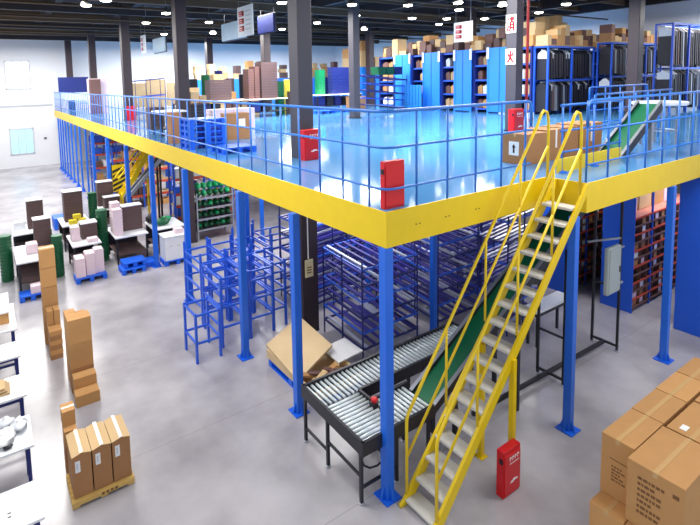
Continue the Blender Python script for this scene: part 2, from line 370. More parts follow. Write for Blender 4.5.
# ------------------------------------------------------------------ conveyors
ZR = .75
cv = thing('roller_conveyor', 'u-shaped zinc roller conveyor on dark legs under the mezzanine corner', 'conveyor', (.2, .6, 0))
def crail(p, q, h=.17, w=.035): build('side_rail', MB().bar(Vector(p)-Vector((0,0,.02)), Vector(q)-Vector((0,0,.02)), w, h), M['dark'], cv)
zr = ZR-.02
crail((-.29, 1.33, zr), (2.72, 1.33, zr)); crail((-.29, 1.35, zr), (-.31, .06, zr)); crail((-.33, .07, zr), (.84, .07, zr))
crail((.27, .84, zr), (2.72, .84, zr)); crail((.27, .84, zr), (.27, .60, zr)); crail((.27, .60, zr), (.9, .60, zr))
crail((2.70, .84, zr), (2.70, 1.33, zr)); crail((.86, .07, zr-.05), (.86, .60, zr-.05), .08)
for k in range(40):
    x = -.24+.0745*k; build('roller', MB().tube((x, .86, ZR), (x, 1.31, ZR), .02, 10), M['roller'], cv, smooth=True)
for k in range(12):
    y = .115+.063*k; build('roller', MB().tube((-.29, y, ZR), (.25, y, ZR), .02, 10), M['roller'], cv, smooth=True)
for k in range(8):
    x = .31+.07*k; build('roller', MB().tube((x, .09, ZR), (x, .58, ZR), .02, 10), M['roller'], cv, smooth=True)
for (x, y) in ((-.28, 1.3), (-.29, .78), (-.3, .12), (.25, .12), (.8, .12), (.25, .82), (1.2, 1.3), (1.2, .86), (2.6, 1.3), (2.6, .86), (.8, .56)):
    l = build('leg', MB().box(x-.018, x+.018, y-.018, y+.018, .02, zr), M['dark'], cv)
    build('foot', MB().lathe(x, y, [(.035, 0), (.035, .012), (.012, .03)], 10), M['steel'], l)
for p, q in (((-.28, 1.3, .2), (-.28, .78, .2)), ((-.3, .12, .2), (.25, .12, .2)), ((1.2, 1.3, .25), (1.2, .86, .25)), ((2.6, 1.3, .25), (2.6, .86, .25)), ((-.3, .12, .34), (-.29, .78, .34)), ((.25, .12, .22), (.25, .82, .22))):
    build('brace', MB().bar(p, q, .025, .03), M['dark'], cv)
eb = build('stop_box', MB().box(.2, .28, .47, .55, ZR-.04, ZR+.06), M['dark'], cv)
build('stop_button', MB().lathe(.24, .5, [(.03, ZR+.06), (.03, ZR+.08), (.042, ZR+.085), (.045, ZR+.11), (.03, ZR+.125)], 14), M['red'], eb, smooth=True, label='red mushroom emergency stop button')
build('motor', MB().box(.15, .5, .62, .8, .42, .64), M['dark2'], cv, bevel=.02)
build('drive_belt', MB().path([(.1+.24*math.cos(t*math.pi/6), .3, .36+.2*math.sin(t*math.pi/6)) for t in range(13)], .012, 6), M['dark2'], cv)

bc = thing('belt_conveyor', 'green belt conveyor climbing from the roller conveyor up through the deck', 'conveyor', (.8, .26, 0))
BX0, BZ0, BX1, BZ1 = .88, .74, 6.9, 4.27
def bz(x): return BZ0+(x-BX0)*(BZ1-BZ0)/(BX1-BX0)
build('belt', MB().prism([(BX0, BZ0), (BX1, BZ1), (BX1+.04, BZ1-.03), (BX1-.02, BZ1-.1), (BX0, BZ0-.06), (BX0-.03, BZ0-.03)], .1, .43, 'y'), M['belt'], bc)
for y in (.075, .455):
    build('side_frame', MB().prism([(BX0-.05, BZ0-.09), (BX0-.05, BZ0+.03), (BX1+.02, BZ1+.06), (BX1+.02, BZ1-.12)], y-.022, y+.022, 'y'), M['dark'], bc, bevel=.006)
    build('edge_strip', MB().prism([(BX0-.05, BZ0+.03), (BX1+.02, BZ1+.06), (BX1+.02, BZ1+.07), (BX0-.05, BZ0+.04)], y-.024, y+.024, 'y'), M['steel'], bc)
for x in (1.25, 2.6):
    for y in (.075, .455): build('leg', MB().box(x-.025, x+.025, y-.025, y+.025, 0, bz(x)-.08), M['dark'], bc)
for y in (.075, .455): build('leg', MB().box(6.5, 6.55, y-.025, y+.025, ZT, bz(6.52)-.08), M['steel'], bc)
build('drive_housing', MB().prism([(2.9, bz(2.9)-.12), (3.5, bz(3.5)-.12), (3.5, bz(3.5)-.34), (3.2, bz(3.2)-.36)], .12, .41, 'y'), M['dark2'], bc)

tt = thing('round_table', 'white round transfer table at the head of the green belt on the deck', 'table', (7.75, .42, ZT))
TX, TY = 7.75, .42
build('table_top', MB().lathe(TX, TY, [(.43, 4.2), (.47, 4.22), (.47, 4.27), (.43, 4.28)], 32), M['white'], tt)
for k in range(4): build('leg', MB().tube((TX+.3*math.cos(k*1.57+.6), TY+.3*math.sin(k*1.57+.6), ZT), (TX+.3*math.cos(k*1.57+.6), TY+.3*math.sin(k*1.57+.6), 4.2), .03), M['steel'], tt)
build('ring_brace', MB().path([(TX+.3*math.cos(k*math.pi/8), TY+.3*math.sin(k*math.pi/8), 3.7) for k in range(17)], .015, 6), M['steel'], tt)

ps = thing('pipe_stand', 'black pipe support stand on the concrete behind the yellow stair', 'stand', (4.4, .22, 0))
build('floor_bar', MB().bar((1.9, .3, .09), (5.4, .22, .09), .05, .05), M['dark2'], ps)
for x in (3.69, 5.4):
    f = build('cross_frame', MB().bar((x, -.02, .1), (x, .44, .1), .035, .035), M['dark2'], ps)
    for y in (0, .42):
        build('upright', MB().box(x-.017, x+.017, y-.017, y+.017, .02, ZB if x > 4 else 2.2), M['dark2'], f)
        build('foot', MB().lathe(x, y, [(.035, 0), (.035, .012), (.012, .03)], 10), M['steel'], f)
    build('cross_bar', MB().bar((x, 0, 1.15 if x > 4 else .78), (x, .42, 1.15 if x > 4 else .78), .03, .03), M['dark2'], f)
build('brace', MB().bar((5.4, 0, 2.05), (4.9, .3, 2.0), .03, .03), M['steel'], ps)
eb = thing('electrical_cabinet', 'grey electrical cabinet fixed to a black upright before the blue end panel', 'cabinet', (4.95, -.08, 1.15))
build('cabinet_body', MB().box(4.78, 5.2, -.1, -.025, 1.2, 2.0), M['grey'], eb, bevel=.02)
build('door', MB().box(4.81, 5.17, -.112, -.1, 1.23, 1.97), M['grey'], eb, bevel=.004)
build('bracket', MB().box(5.2, 5.4, -.06, -.025, 1.9, 1.93), M['steel'], eb); build('bracket', MB().box(5.2, 5.4, -.06, -.025, 1.27, 1.3), M['steel'], eb)
build('latch', MB().box(5.12, 5.14, -.122, -.112, 1.55, 1.65), M['dark'], eb)

wt = thing('side_table', 'white-topped low table under the green belt behind the black pipe stand', 'table', (5.2, .98, 0))
build('table_top', MB().box(4.3, 5.45, .8, 1.1, .66, .7), M['white'], wt, bevel=.005)
build('apron', MB().box(4.35, 5.4, .83, 1.07, .58, .66), M['dark'], wt)
for x in (4.4, 5.35):
    for y in (.86, 1.04): build('leg', MB().box(x-.02, x+.02, y-.02, y+.02, 0, .6), M['dark'], wt)

# ------------------------------------------------------------------ violet flow racks under the deck
def flow_rack(x0, x1, y0, y1, h, n_lev, axis, label, lanes=9, zb=0, z_first=.22, group='violet gravity flow racks', drop=.1, m=None):
    o = thing('flow_rack', label, 'rack', ((x0+x1)/2, (y0+y1)/2, zb), group)
    pw = .022
    xs = (x0, x1) if axis == 'y' else (x0, (x0+x1)/2, x1)
    ys = (y0, (y0+y1)/2, y1) if axis == 'y' else (y0, y1)
    for x in xs:
        for y in ys: build('rack_post', MB().box(x-pw/2, x+pw/2, y-pw/2, y+pw/2, zb, zb+h), M['rackpost'], o)
    for k in range(n_lev):
        z = zb+z_first+(h-z_first-.08)*k/max(1, n_lev-1)
        d = drop*(1 if k % 2 == 0 else .8)
        fr = MB()
        if axis == 'y':
            for y, dz in ((y0, -d/2), (y1, d/2)): fr.bar((x0, y, z+dz), (x1, y, z+dz), .03, .03)
            for x in (x0, x1): fr.bar((x, y0, z-d/2), (x, y1, z+d/2), .03, .03)
        else:
            for x, dz in ((x0, -d/2), (x1, d/2)): fr.bar((x, y0, z+dz), (x, y1, z+dz), .03, .03)
            for y in (y0, y1): fr.bar((x0, y, z-d/2), (x1, y, z+d/2), .03, .03)
        f = build('shelf_frame', fr, M['frame'] if k % 2 else M['rackpost'], o)
        for j in range(lanes):
            t = (j+.5)/lanes; mm = M['lane2'] if (j*3+k) % 5 == 0 else M['lane']
            if axis == 'y': x = x0+(x1-x0)*t; build('roller_lane', MB().bar((x, y0, z+.02-d/2), (x, y1, z+.02+d/2), .05, .03), mm, f)
            else: y = y0+(y1-y0)*t; build('roller_lane', MB().bar((x0, y, z+.02-d/2), (x1, y, z+.02+d/2), .05, .03), mm, f)
    return o
flow_rack(1.62, 2.95, 2.36, 3.5, 1.72, 6, 'y', 'violet flow rack directly behind the roller conveyor and plywood pallet', 7)
flow_rack(1.75, 3.05, 4.25, 5.35, 2.3, 7, 'x', 'violet flow rack right behind the dark column, lanes crosswise', 8)
flow_rack(3.45, 4.75, 2.3, 3.5, 2.1, 7, 'y', 'violet flow rack behind the inner blue column and the belt', 7)
flow_rack(3.45, 4.8, 4.3, 5.4, 2.45, 7, 'x', 'violet flow rack two rows behind the rising belt, under the deck', 8)
flow_rack(5.1, 6.5, 2.6, 3.6, 2.2, 7, 'x', 'violet flow rack behind the top half of the yellow stair', 8)
flow_rack(5.1, 6.5, 4.3, 5.4, 2.5, 6, 'y', 'violet flow rack deepest behind the stair, lanes running away', 8)
flow_rack(3.6, 5.0, 6.2, 7.3, 2.4, 6, 'x', 'violet flow rack in the third row under the deck', 7)
flow_rack(6.9, 8.2, 4.2, 5.4, 2.5, 6, 'x', 'violet flow rack beside the blue panelled racking, deep below', 7)
flow_rack(4.3, 5.3, 1.4, 2.05, 2.3, 6, 'x', 'narrow violet flow rack just beyond the white low table', 6)

# ------------------------------------------------------------------ empty blue frames
def open_frame(x0, x1, y0, y1, levels, label, h, pw=.042):
    o = thing('steel_rack', label, 'frame', ((x0+x1)/2, (y0+y1)/2, 0), 'empty blue steel frames')
    for x in (x0, x1):
        for y in (y0, y1): build('frame_post', MB().box(x-pw/2, x+pw/2, y-pw/2, y+pw/2, 0, h), M['frame'], o)
    for z in levels:
        f = MB()
        for y in (y0, y1): f.bar((x0, y, z), (x1, y, z), .03, .035)
        for x in (x0, x1): f.bar((x, y0, z), (x, y1, z), .03, .035)
        build('shelf_frame', f, M['frame'], o)
    return o
open_frame(-.82, -.38, 3.9, 4.45, (.36, .86), 'small low blue frame standing before the tall empty frames', .9)
FL = (.38, .76, 1.12, 1.3)
open_frame(-.24, .28, 4.12, 4.98, FL, 'tall empty blue frame beside the small low frame', 1.33)
open_frame(.34, .84, 4.12, 4.98, FL, 'tall empty blue frame behind the edge column', 1.33)
open_frame(.89, 1.17, 4.2, 5.02, FL, 'narrow empty blue frame next to the dark column', 1.36)
open_frame(-.24, .28, 5.08, 6.0, FL, 'tall empty blue frame in the second row, towards the white crate', 1.5)
open_frame(.34, .84, 5.08, 6.0, FL, 'tall empty blue frame in the second row, middle one', 1.45)
open_frame(.89, 1.38, 5.08, 6.0, FL, 'tall empty blue frame in the second row behind the dark column', 1.6)
open_frame(1.56, 2.3, 5.45, 6.3, FL, 'empty blue frame deepest behind the dark column', 1.6)

# ------------------------------------------------------------------ blue panelled racking with red shelf edges
def bin_rack(x0, x1, y0, y1, h_panel, label, front=True, top=1.95, n=12):
    o = thing('bin_rack', label, 'rack', ((x0+x1)/2, (y0+y1)/2, 0), 'blue end-panelled bin racks')
    build('end_panel', MB().box(x0, x0+.03, y0, y1, 0, h_panel), M['panel'], o, bevel=.005)
    if not front: 
        build('back_panel', MB().box(x0+.03, x1, y0+.02, y0+.05, 0, h_panel), M['panel'], o); return o
    build('back_panel', MB().box(x0+.03, x1, y1-.03, y1, .02, top), M['dark2'], o)
    xs = [x0+.05+(x1-x0-.08)*k/4 for k in range(5)]
    for x in xs[1:]: build('upright', MB().box(x-.02, x+.02, y0, y0+.03, 0, h_panel), M['panel'], o)
    for k in range(1, 10): build('divider', MB().box(x0+.05+.29*k, x0+.065+.29*k, y0+.005, y0+.3, .05, top-.02), M['brown2'], o)
    for k in range(n):
        z = .1+(top-.1)*k/(n-1)
        s = build('shelf', MB().box(x0+.03, x1, y0+.02, y1-.03, z-.02, z), M['redtop'] if k == n-1 else M['dark2'], o)
        build('shelf_edge', MB().box(x0+.03, x1, y0, y0+.02, z-.02, z+.015), M['redshelf'] if k % 2 or k == n-1 else M['brown2'], s)
    return o
ra = bin_rack(7.1, 10.2, .5, 1.1, 2.97, 'blue end-panelled bin rack with red shelf edges behind the grey electrical cabinet')
bin_rack(7.1, 10.2, -.82, -.22, 2.97, 'blue tall end panel rack nearest the large cartons', False)
bin_rack(6.95, 10.2, 1.75, 2.35, 2.97, 'blue end-panelled bin rack with red shelf edges seen between stair and panel')
k = 0
for r, y in enumerate((.54, 1.8)):
    for lev in range(11):
        z = .1+1.85*lev/11
        for j in range(10):
            if random.random() < .35: continue
            x = (7.1, 6.95)[r]+.085+.29*j
            hm = random.choice(['paper', 'carton', 'brown2', 'pink', 'carton_b'])
            where = ('rack behind the cabinet', 'rack beside the stair')[r]
            tag(build('parts_bin', MB().prism([(x, z+.002), (x+.2, z+.002), (x+.21, z+.11), (x-.01, z+.11)], y, y+.34, 'y'), M[hm], at=(x+.1, y+.1, z+.002)),
                '%s bin, %s from the blue end panel, %s shelf up, %s' % (HUE[hm], ORD[j], ORD[lev], where), 'bin', 'bins in the red-edged ' + where)
for x, w, h, m in ((7.3, .5, .28, 'pink'), (7.9, .55, .34, 'carton_l'), (8.55, .5, .3, 'carton'), (9.1, .6, .36, 'pink')):
    tag(build('storage_box', MB().prism([(x, 1.96), (x+w, 1.96), (x+w, 1.96+h), (x+w/2+.01, 1.96+h), (x+w/2, 1.95+h), (x+w/2-.01, 1.96+h), (x, 1.96+h)], .76, 1.06, 'y'), M[m], at=(x+w/2, .91, 1.96), bevel=.006),
        'pale %s box on top of the red-edged rack, %s' % ('pink' if m == 'pink' else 'cardboard', {7.3: 'beside the blue end panel', 7.9: 'second from the blue end panel', 8.55: 'third from the blue end panel', 9.1: 'last before the far end'}[x]), 'box')

# ------------------------------------------------------------------ cardboard boxes
def carton(x0, x1, y0, y1, z0, z1, label, group=None, m='carton', seam='x', tape=False, name='cardboard_box', gable=False, bevel=.006):
    g = .004
    if seam == 'x':
        ym = (y0+y1)/2; top = z1+(.025 if gable else 0)
        mb = MB().prism([(y0, z0), (y1, z0), (y1, z1), (ym+g, top), (ym, top-.012), (ym-g, top), (y0, z1)], x0, x1, 'x')
    else:
        xm = (x0+x1)/2; top = z1+(.025 if gable else 0)
        mb = MB().prism([(x0, z0), (x1, z0), (x1, z1), (xm+g, top), (xm, top-.012), (xm-g, top), (x0, z1)], y0, y1, 'y')
    o = tag(build(name, mb, M[m], at=((x0+x1)/2, (y0+y1)/2, z0), bevel=bevel), label, 'box', group)
    if tape:
        if seam == 'x':
            build('packing_tape', MB().box(x0-.001, x1+.001, ym-.02, ym+.02, top-.001, top+.002), M['tape'], o)
            build('tape_end', MB().box(x0-.002, x0, ym-.02, ym+.02, top-.05, top+.002), M['tape'], o)
        else:
            build('packing_tape', MB().box(xm-.02, xm+.02, y0-.001, y1+.001, top-.001, top+.002), M['tape'], o)
            build('tape_end', MB().box(xm-.02, xm+.02, y0-.002, y0, top-.05, top+.002), M['tape'], o)
    return o
def print_lines(o, face_x, y0, y1, z0, z1, rows, rnd):
    mb = MB()
    for r in range(rows):
        z = z1-(z1-z0)*r/rows; y = y1
        ln = rnd.uniform(.45, 1)*(y1-y0)
        while y > y1-ln:
            w = rnd.uniform(.012, .04); mb.box(face_x-.0015, face_x-.0005, y-w, y, z-(z1-z0)/rows*.5, z); y -= w+.008
    build('lettering', mb, M['print'], o)
rnd = random.Random(4)
G = 'large brown cartons stacked in two tiers'
H = 1.25; L1 = .62
for (x0, x1, y0, y1, z0, z1, lab, seam) in (
    (1.41, 2.04, -1.925, -1.63, L1, H, 'large upper carton at the corner of the stack facing the stair', 'x'),
    (1.25, 2.0, -2.39, -1.935, L1, H, 'large upper carton with lines of dark printing on its side', 'x'),
    (2.05, 2.63, -1.925, -1.625, L1, H, 'large upper carton second along the row towards the blue column', 'x'),
    (2.64, 3.2, -1.925, -1.62, L1, H, 'large upper carton third along the row towards the blue column', 'x'),
    (3.21, 3.75, -1.925, -1.62, L1, H, 'large upper carton at the far end of the row', 'x'),
    (2.03, 2.72, -2.39, -1.955, L1, H-.005, 'large upper carton in the inner row with white tape mark', 'x'),
    (2.74, 3.4, -2.39, -1.955, L1, H, 'large upper carton farthest in the inner row', 'x'),
    (1.19, 1.83, -1.95, -1.64, 0, L1-.004, 'large lower carton jutting out beneath the corner box', 'x'),
    (1.84, 2.5, -1.95, -1.64, 0, L1-.004, 'large lower carton in the bottom tier beneath the second upper box', 'x'),
    (1.2, 1.83, -2.42, -1.96, 0, L1-.004, 'large lower carton under the printed box at the picture edge', 'x'),
    (2.51, 3.2, -1.95, -1.64, 0, L1-.004, 'large lower carton deep in the bottom tier', 'x'),
    (3.21, 3.8, -1.95, -1.64, 0, L1-.004, 'large lower carton at the end of the bottom tier', 'x'),
    (1.84, 2.6, -2.42, -1.96, 0, L1-.004, 'large lower carton in the inner bottom row', 'x'),
    (2.61, 3.4, -2.42, -1.96, 0, L1-.004, 'large lower carton last of the inner bottom row', 'x')):
    o = carton(x0, x1, y0, y1, z0, z1, lab, G, 'carton', seam, True)
    if z0 > 0 and x0 < 1.5:
        if y0 < -2.2:
            print_lines(o, x0, y0+.12, y1-.09, z0+.12, z1-.12, 7, rnd)
            build('carton_mark', MB().box(x0-.0015, x0-.0005, y0+.04, y0+.09, z1-.14, z1-.1), M['print'], o)
        else:
            print_lines(o, x0, y0+.05, y1-.1, z0+.16, z0+.34, 5, rnd)
            build('carton_mark', MB().box(x0-.0015, x0-.0005, y0+.04, y1-.08, z0+.4, z0+.41), M['print'], o)
    if 1.9 < x0 < 2.1 and y0 < -2.2: build('white_label', MB().box(2.1, 2.2, -2.1, -2.04, z1+.002, z1+.004), M['paper'], o)

# tall cartons on the pine pallet
def pine_pallet(x0, x1, y0, y1, label, m='pine', z0=0, h=.11, name='wooden_pallet', cat='pallet', group=None):
    o = thing(name, label, cat, ((x0+x1)/2, (y0+y1)/2, z0), group)
    n = 6
    for k in range(n):
        a = y0+(y1-y0)*k/n; b = a+(y1-y0)/n-.012*(1 if m == 'pine' else .5)
        build('deck_board', MB().box(x0, x1, a, b, z0+h-.022, z0+h), M[m], o)
    for x in (x0, (x0+x1)/2-.04, x1-.08):
        build('runner', MB().box(x, x+.08, y0, y1, z0+.018, z0+h-.022), M[m], o)
        build('bottom_board', MB().box(x-.0, x+.08, y0, y1, z0, z0+.018), M[m], o)
    if m == 'pine': build('front_board', MB().box(x0, x1, y0-.012, y0, z0+.03, z0+h-.005), M[m], o)
    return o
pp = pine_pallet(-3.1, -2.4, 1.92, 2.44, 'pine pallet carrying three tall gabled cartons', h=.085)
mb = MB()
for k in range(4): mb.box(-2.78+.05*k, -2.75+.05*k, 1.905, 1.908, .04, .07)
build('stamped_marks', mb, M['print'], pp)
for k, l in enumerate(('beside the small carton tower', 'in the middle of the pallet', 'on the end towards the open aisle')):
    x0 = -3.07+.222*k
    o = carton(x0, x0+.208, 1.96, 2.4, .087, .6, 'tall brown carton with peaked lid and white label, ' + l, 'tall cartons on the pine pallet', 'carton_b', 'y', False, gable=True)
    build('lid_flap', MB().prism([(x0+.002, .601), (x0+.104, .628), (x0+.104, .633), (x0-.004, .605)], 1.95, 2.41, 'y'), M['carton_l'], o); build('lid_flap', MB().prism([(x0+.206, .601), (x0+.104, .628), (x0+.104, .633), (x0+.212, .605)], 1.95, 2.41, 'y'), M['carton_l'], o)  # paler flaps put the light on the box tops into the colour
    build('white_label', MB().box(x0+.03, x0+.085, 1.957, 1.959, .4, .54), M['paper'], o)
    build('label_print', MB().box(x0+.045, x0+.06, 1.955, 1.9568, .43, .51), M['greyprint'], o)
    build('packing_tape', MB().box(x0+.085, x0+.123, 1.955, 2.415, .624, .636), M['film' if k else 'tape'], o)
carton(-3.08, -2.93, 2.5, 2.7, 0, .38, 'narrow lower carton of the small tower behind the pine pallet', None, 'carton_b', 'x')
carton(-3.08, -2.93, 2.5, 2.7, .38, .58, 'narrow middle carton of the small tower behind the pine pallet', None, 'carton', 'x', True)
carton(-3.08, -2.93, 2.6, 2.8, .58, .78, 'narrow topmost carton of the small tower behind the pine pallet', None, 'carton', 'x', True)
# stepped stack
for z0, z1, l in ((0, .4, 'bottom'), (.4, .8, 'second'), (.8, 1.2, 'top')):
    carton(-2.77, -2.43, 4.25, 4.5, z0, z1, 'plain wide carton, %s of the tallest stack in the middle aisle' % l, 'stepped carton stack', 'carton_b' if l == 'bottom' else 'carton', 'x')
carton(-2.76, -2.6, 4.55, 4.85, 0, 1.14, 'slim upright carton standing behind the tallest aisle stack', None, 'carton')
carton(-2.58, -2.44, 4.55, 4.85, 0, 1.08, 'second slim upright carton behind the tallest aisle stack', None, 'carton')
carton(-2.76, -2.43, 4.05, 4.24, 0, .17, 'lower carton of the middle step of the aisle stack', 'stepped carton stack', 'carton_b')
carton(-2.76, -2.43, 4.05, 4.24, .17, .34, 'carton with a split lid on the middle step of the aisle stack', 'stepped carton stack', 'carton', 'x', True)
carton(-2.77, -2.43, 3.83, 4.04, 0, .18, 'low front carton at the foot of the stepped aisle stack', 'stepped carton stack', 'carton', 'x', True)
# flat stack with two small boxes
for k in range(6):
    carton(-2.94, -2.74+.006*(k % 2), 5.5, 5.75, .088*k, .088*k+.086, 'flat carton in the low layered pile, %s from the floor' % ('first', 'second', 'third', 'fourth', 'fifth', 'sixth')[k], 'flat cartons in the layered pile', 'carton' if k % 2 else 'carton_b', 'x', bevel=.008)
for k, x in enumerate((-2.93, -2.82)):
    carton(x, x+.1, 5.8, 6.02, .45, .78, 'small upright carton on the far side of the layered pile, %s one' % ('table-side' if k == 0 else 'aisle-side'), None, 'carton')
    carton(x, x+.1, 5.8, 6.02, 0, .445, 'upright carton beneath the small box behind the layered pile, %s one' % ('table-side' if k == 0 else 'aisle-side'), None, 'carton_b')
for k in range(5):
    carton(-2.96, -2.7, 6.15, 6.4, .37*k, .37*k+.362, 'square carton in the tall single tower, %s from the floor' % ('first', 'second', 'third', 'fourth', 'fifth')[k], 'tall single carton tower', 'carton', 'x', True, bevel=.01)

# ------------------------------------------------------------------ white tables along the aisle
def work_table(x0, x1, y0, y1, label, z=.75):
    o = thing('work_table', label, 'table', ((x0+x1)/2, (y0+y1)/2, 0), 'white-topped blue-legged tables in a row')
    build('table_top', MB().box(x0, x1, y0, y1, z-.03, z), M['white'], o, bevel=.006)
    for x in (x0+.1, x1-.06):
        for y in (y0+.06, y1-.06): build('leg', MB().box(x-.02, x+.02, y-.02, y+.02, 0, z-.03), M['navy'], o)
    build('stretcher', MB().bar((x0+.1, y1-.06, .4), (x1-.06, y1-.06, .4), .03, .04), M['navy'], o)
    build('stretcher', MB().bar((x0+.1, y0+.06, .2), (x1-.06, y0+.06, .2), .03, .04), M['navy'], o)
    return o
tl = ((1.1, 1.66, 'bare white table closest to the camera, with two small marks'), (2.24, 2.88, 'white table covered with clear plastic packs'), (3.35, 3.94, 'white table with a small stack of tan boards'),
      (4.5, 5.04, 'bare white table between the boards and the open carton'), (5.5, 6.7, 'white table carrying an open carton with a white lid'))
for y0, y1, l in tl: t = work_table(-4.9, -3.42, y0, y1, l)
t = [o for o in bpy.data.objects if o.name.startswith('work_table')][0]
build('dark_mark', MB().box(-3.72, -3.69, 1.33, 1.345, .75, .752), M['dark'], t); build('dark_mark', MB().box(-3.72, -3.69, 1.28, 1.295, .75, .752), M['dark'], t)
def bag(x, y, z, rx, ry, rz, label, m='film', jag=.22):
    n, k = 10, 7; vs = []; r = random.Random(int(x*1000+y*77)); 
    prof = []
    for i in range(k+1):
        ph = math.pi*i/k
        for j in range(n):
            th = 2*math.pi*j/n; q = 1+r.uniform(-jag, jag)
            vs.append((x+rx*q*math.sin(ph)*math.cos(th), y+ry*q*math.sin(ph)*math.sin(th), z+rz*(1-math.cos(ph))*q*.98))
    fs = [(i*n+j, i*n+(j+1)%n, (i+1)*n+(j+1)%n, (i+1)*n+j) for i in range(k) for j in range(n)]
    return tag(build('plastic_bag', MB().add(vs, fs), M[m], at=(x, y, z), smooth=True), label, 'bag', 'plastic bags on the table')
bag(-3.56, 2.66, .755, .1, .13, .035, 'crumpled clear bag nearest the aisle end of the table', jag=.38)
bag(-3.74, 2.52, .755, .15, .17, .03, 'large white crumpled bag in the middle of the table', 'paper', .42)
bag(-3.7, 2.78, .755, .12, .08, .045, 'clear grey bag at the far edge of the table', jag=.4)
bag(-4.05, 2.62, .755, .12, .16, .05, 'white bag deeper on the table among the packs', 'paper', .4)
bag(-3.68, 2.33, .755, .05, .035, .02, 'small dark pouch at the near edge of the table', 'dark')
for k in range(3):
    tag(build('tan_board', MB().prism([(-3.98, .751+.03*k), (-3.62-.03*k, .751+.03*k), (-3.6-.03*k, .775+.03*k), (-3.98, .775+.03*k)], 3.48+.02*k, 3.78, 'y'), M['tan' if k < 2 else 'carton_l'], at=(-3.8, 3.6, .751+.03*k), bevel=.004), 'thin tan board on the white table, %s of three' % ('bottom', 'middle', 'top')[k], 'board', 'tan boards on the table')
oc = thing('open_carton', 'open cardboard carton with raised white lid on the farthest white table', 'box', (-3.8, 6.0, .75))
build('carton_body', MB().box(-4.2, -3.52, 5.8, 6.25, .751, .93), M['carton'], oc, bevel=.006)
build('white_lid', MB().prism([(5.75, .96), (6.3, 1.1), (6.3, 1.13), (5.75, .99)], -4.22, -3.5, 'x'), M['paper'], oc)
# ------------------------------------------------------------------ packing benches on the open floor
def bench(x0, x1, y0, y1, label, z=.78):
    o = thing('packing_bench', label, 'bench', ((x0+x1)/2, (y0+y1)/2, 0), 'packing benches')
    build('table_top', MB().box(x0, x1, y0, y1, z-.04, z), M['white'], o, bevel=.006)
    for x in (x0+.05, x1-.05):
        for y in (y0+.05, y1-.05): build('leg', MB().box(x-.02, x+.02, y-.02, y+.02, 0, z-.04), M['dark2'], o)
    build('lower_shelf', MB().box(x0+.05, x1-.05, y0+.05, y1-.05, .25, .28), M['brown'], o)
    build('back_panel', MB().box(x0+.05, x1-.05, y1-.07, y1-.05, .1, z-.04), M['dark2'], o)
    return o
bench(-3.25, -2.6, 8.95, 10.4, 'packing bench with a brown crate block, behind the tall carton tower')
bench(-1.98, -1.28, 9.45, 10.6, 'packing bench with a leaning brown box and pink packs')
bench(-.92, -.04, 9.5, 10.7, 'packing bench with pink column and brown crate block beside edge columns')
bench(.15, 1.05, 9.6, 10.6, 'packing bench behind the white crate, with dark green bundle')
bench(-3.2, -2.3, 11.5, 12.6, 'packing bench in the back row behind the green basket stack')
bench(-1.95, -1.15, 11.6, 12.7, 'packing bench in the back row with yellow packs')
bench(-.7, .0, 12.9, 13.8, 'packing bench deepest in the hall with two brown crate blocks')
def crate_block(x0, x1, y0, y1, z0, n, h, label, white=True, m='brown'):
    o = thing('tray_stack', label, 'tray stack', ((x0+x1)/2, (y0+y1)/2, z0), 'stacks of brown trays')
    for k in range(n):
        z = z0+h*k
        build('tray', MB().prism([(x0+.006, z), (x1-.006, z), (x1, z+h-.004), (x0, z+h-.004)], y0, y1, 'y'), M[m], o)
    if white: build('white_cover', MB().box(x0-.01, x1+.01, y0-.01, y1+.01, z0+h*n, z0+h*n+.03), M['white'], o, bevel=.008)
    return o
crate_block(-2.78, -2.38, 10.05, 10.35, .78, 8, .085, 'brown tray stack with white cover above the tall carton tower')
crate_block(-2.8, -2.38, 11.9, 12.3, .78, 9, .09, 'brown tray stack with white cover, behind the green basket stack')
crate_block(-1.82, -1.3, 12.0, 12.4, .78, 10, .09, 'tall brown tray stack with white cover beside yellow packs')
crate_block(-1.68, -1.28, 9.95, 10.3, .78, 5, .08, 'low brown tray stack on the bench above the pink pallet')
crate_block(-.6, -.06, 10.0, 10.3, .78, 8, .085, 'brown tray stack with white cover on the bench by the edge column')
crate_block(-.62, -.12, 13.4, 13.7, .78, 9, .09, 'brown tray stack deepest on the back bench')
crate_block(-.5, .0, 12.95, 13.25, .78, 4, .09, 'low brown tray stack in front of the deepest tray stack')
def basket_stack(x, y, r, h, label, z0=0, m='green'):
    n = int(h/.09); prof = []
    for k in range(n): prof += [(r*.9, z0+.09*k), (r, z0+.09*k+.07), (r, z0+.09*k+.088)]
    return tag(build('basket_stack', MB().lathe(x, y, prof, 14), M[m], at=(x, y, z0), smooth=False), label, 'basket stack', 'dark green nested basket stacks')
basket_stack(-3.42, 10.2, .15, 1.25, 'dark green nested basket stack at the bench end closest to the white tables')
basket_stack(-2.3, 9.75, .14, 1.1, 'dark green nested basket stack between the first two benches')
basket_stack(-2.42, 10.7, .12, 1.0, 'dark green nested basket stack just behind its shorter twin between benches')
basket_stack(-1.1, 10.25, .15, 1.5, 'tall dark green nested basket stack beside the pink column')
basket_stack(-.97, 12.3, .14, 1.6, 'dark green nested basket stack at the back beside the tall tray stack')
def pack(x0, x1, y0, y1, z0, z1, label, m='pink', group='pale pink packs'):
    n = max(1, round((z1-z0)/.09)); pts = []
    for k in range(n):
        a = z0+(z1-z0)*k/n; b = z0+(z1-z0)*(k+1)/n
        pts += [(x1-.012, a), (x1, a+.02), (x1, b-.02), (x1-.012, b)]
    pts += [(x0+x1-p, z) for p, z in reversed(pts)]
    return tag(build('wrapped_pack', MB().prism(pts, y0, y1, 'y'), M[m], at=((x0+x1)/2, (y0+y1)/2, z0), bevel=.004), label, 'pack', group)
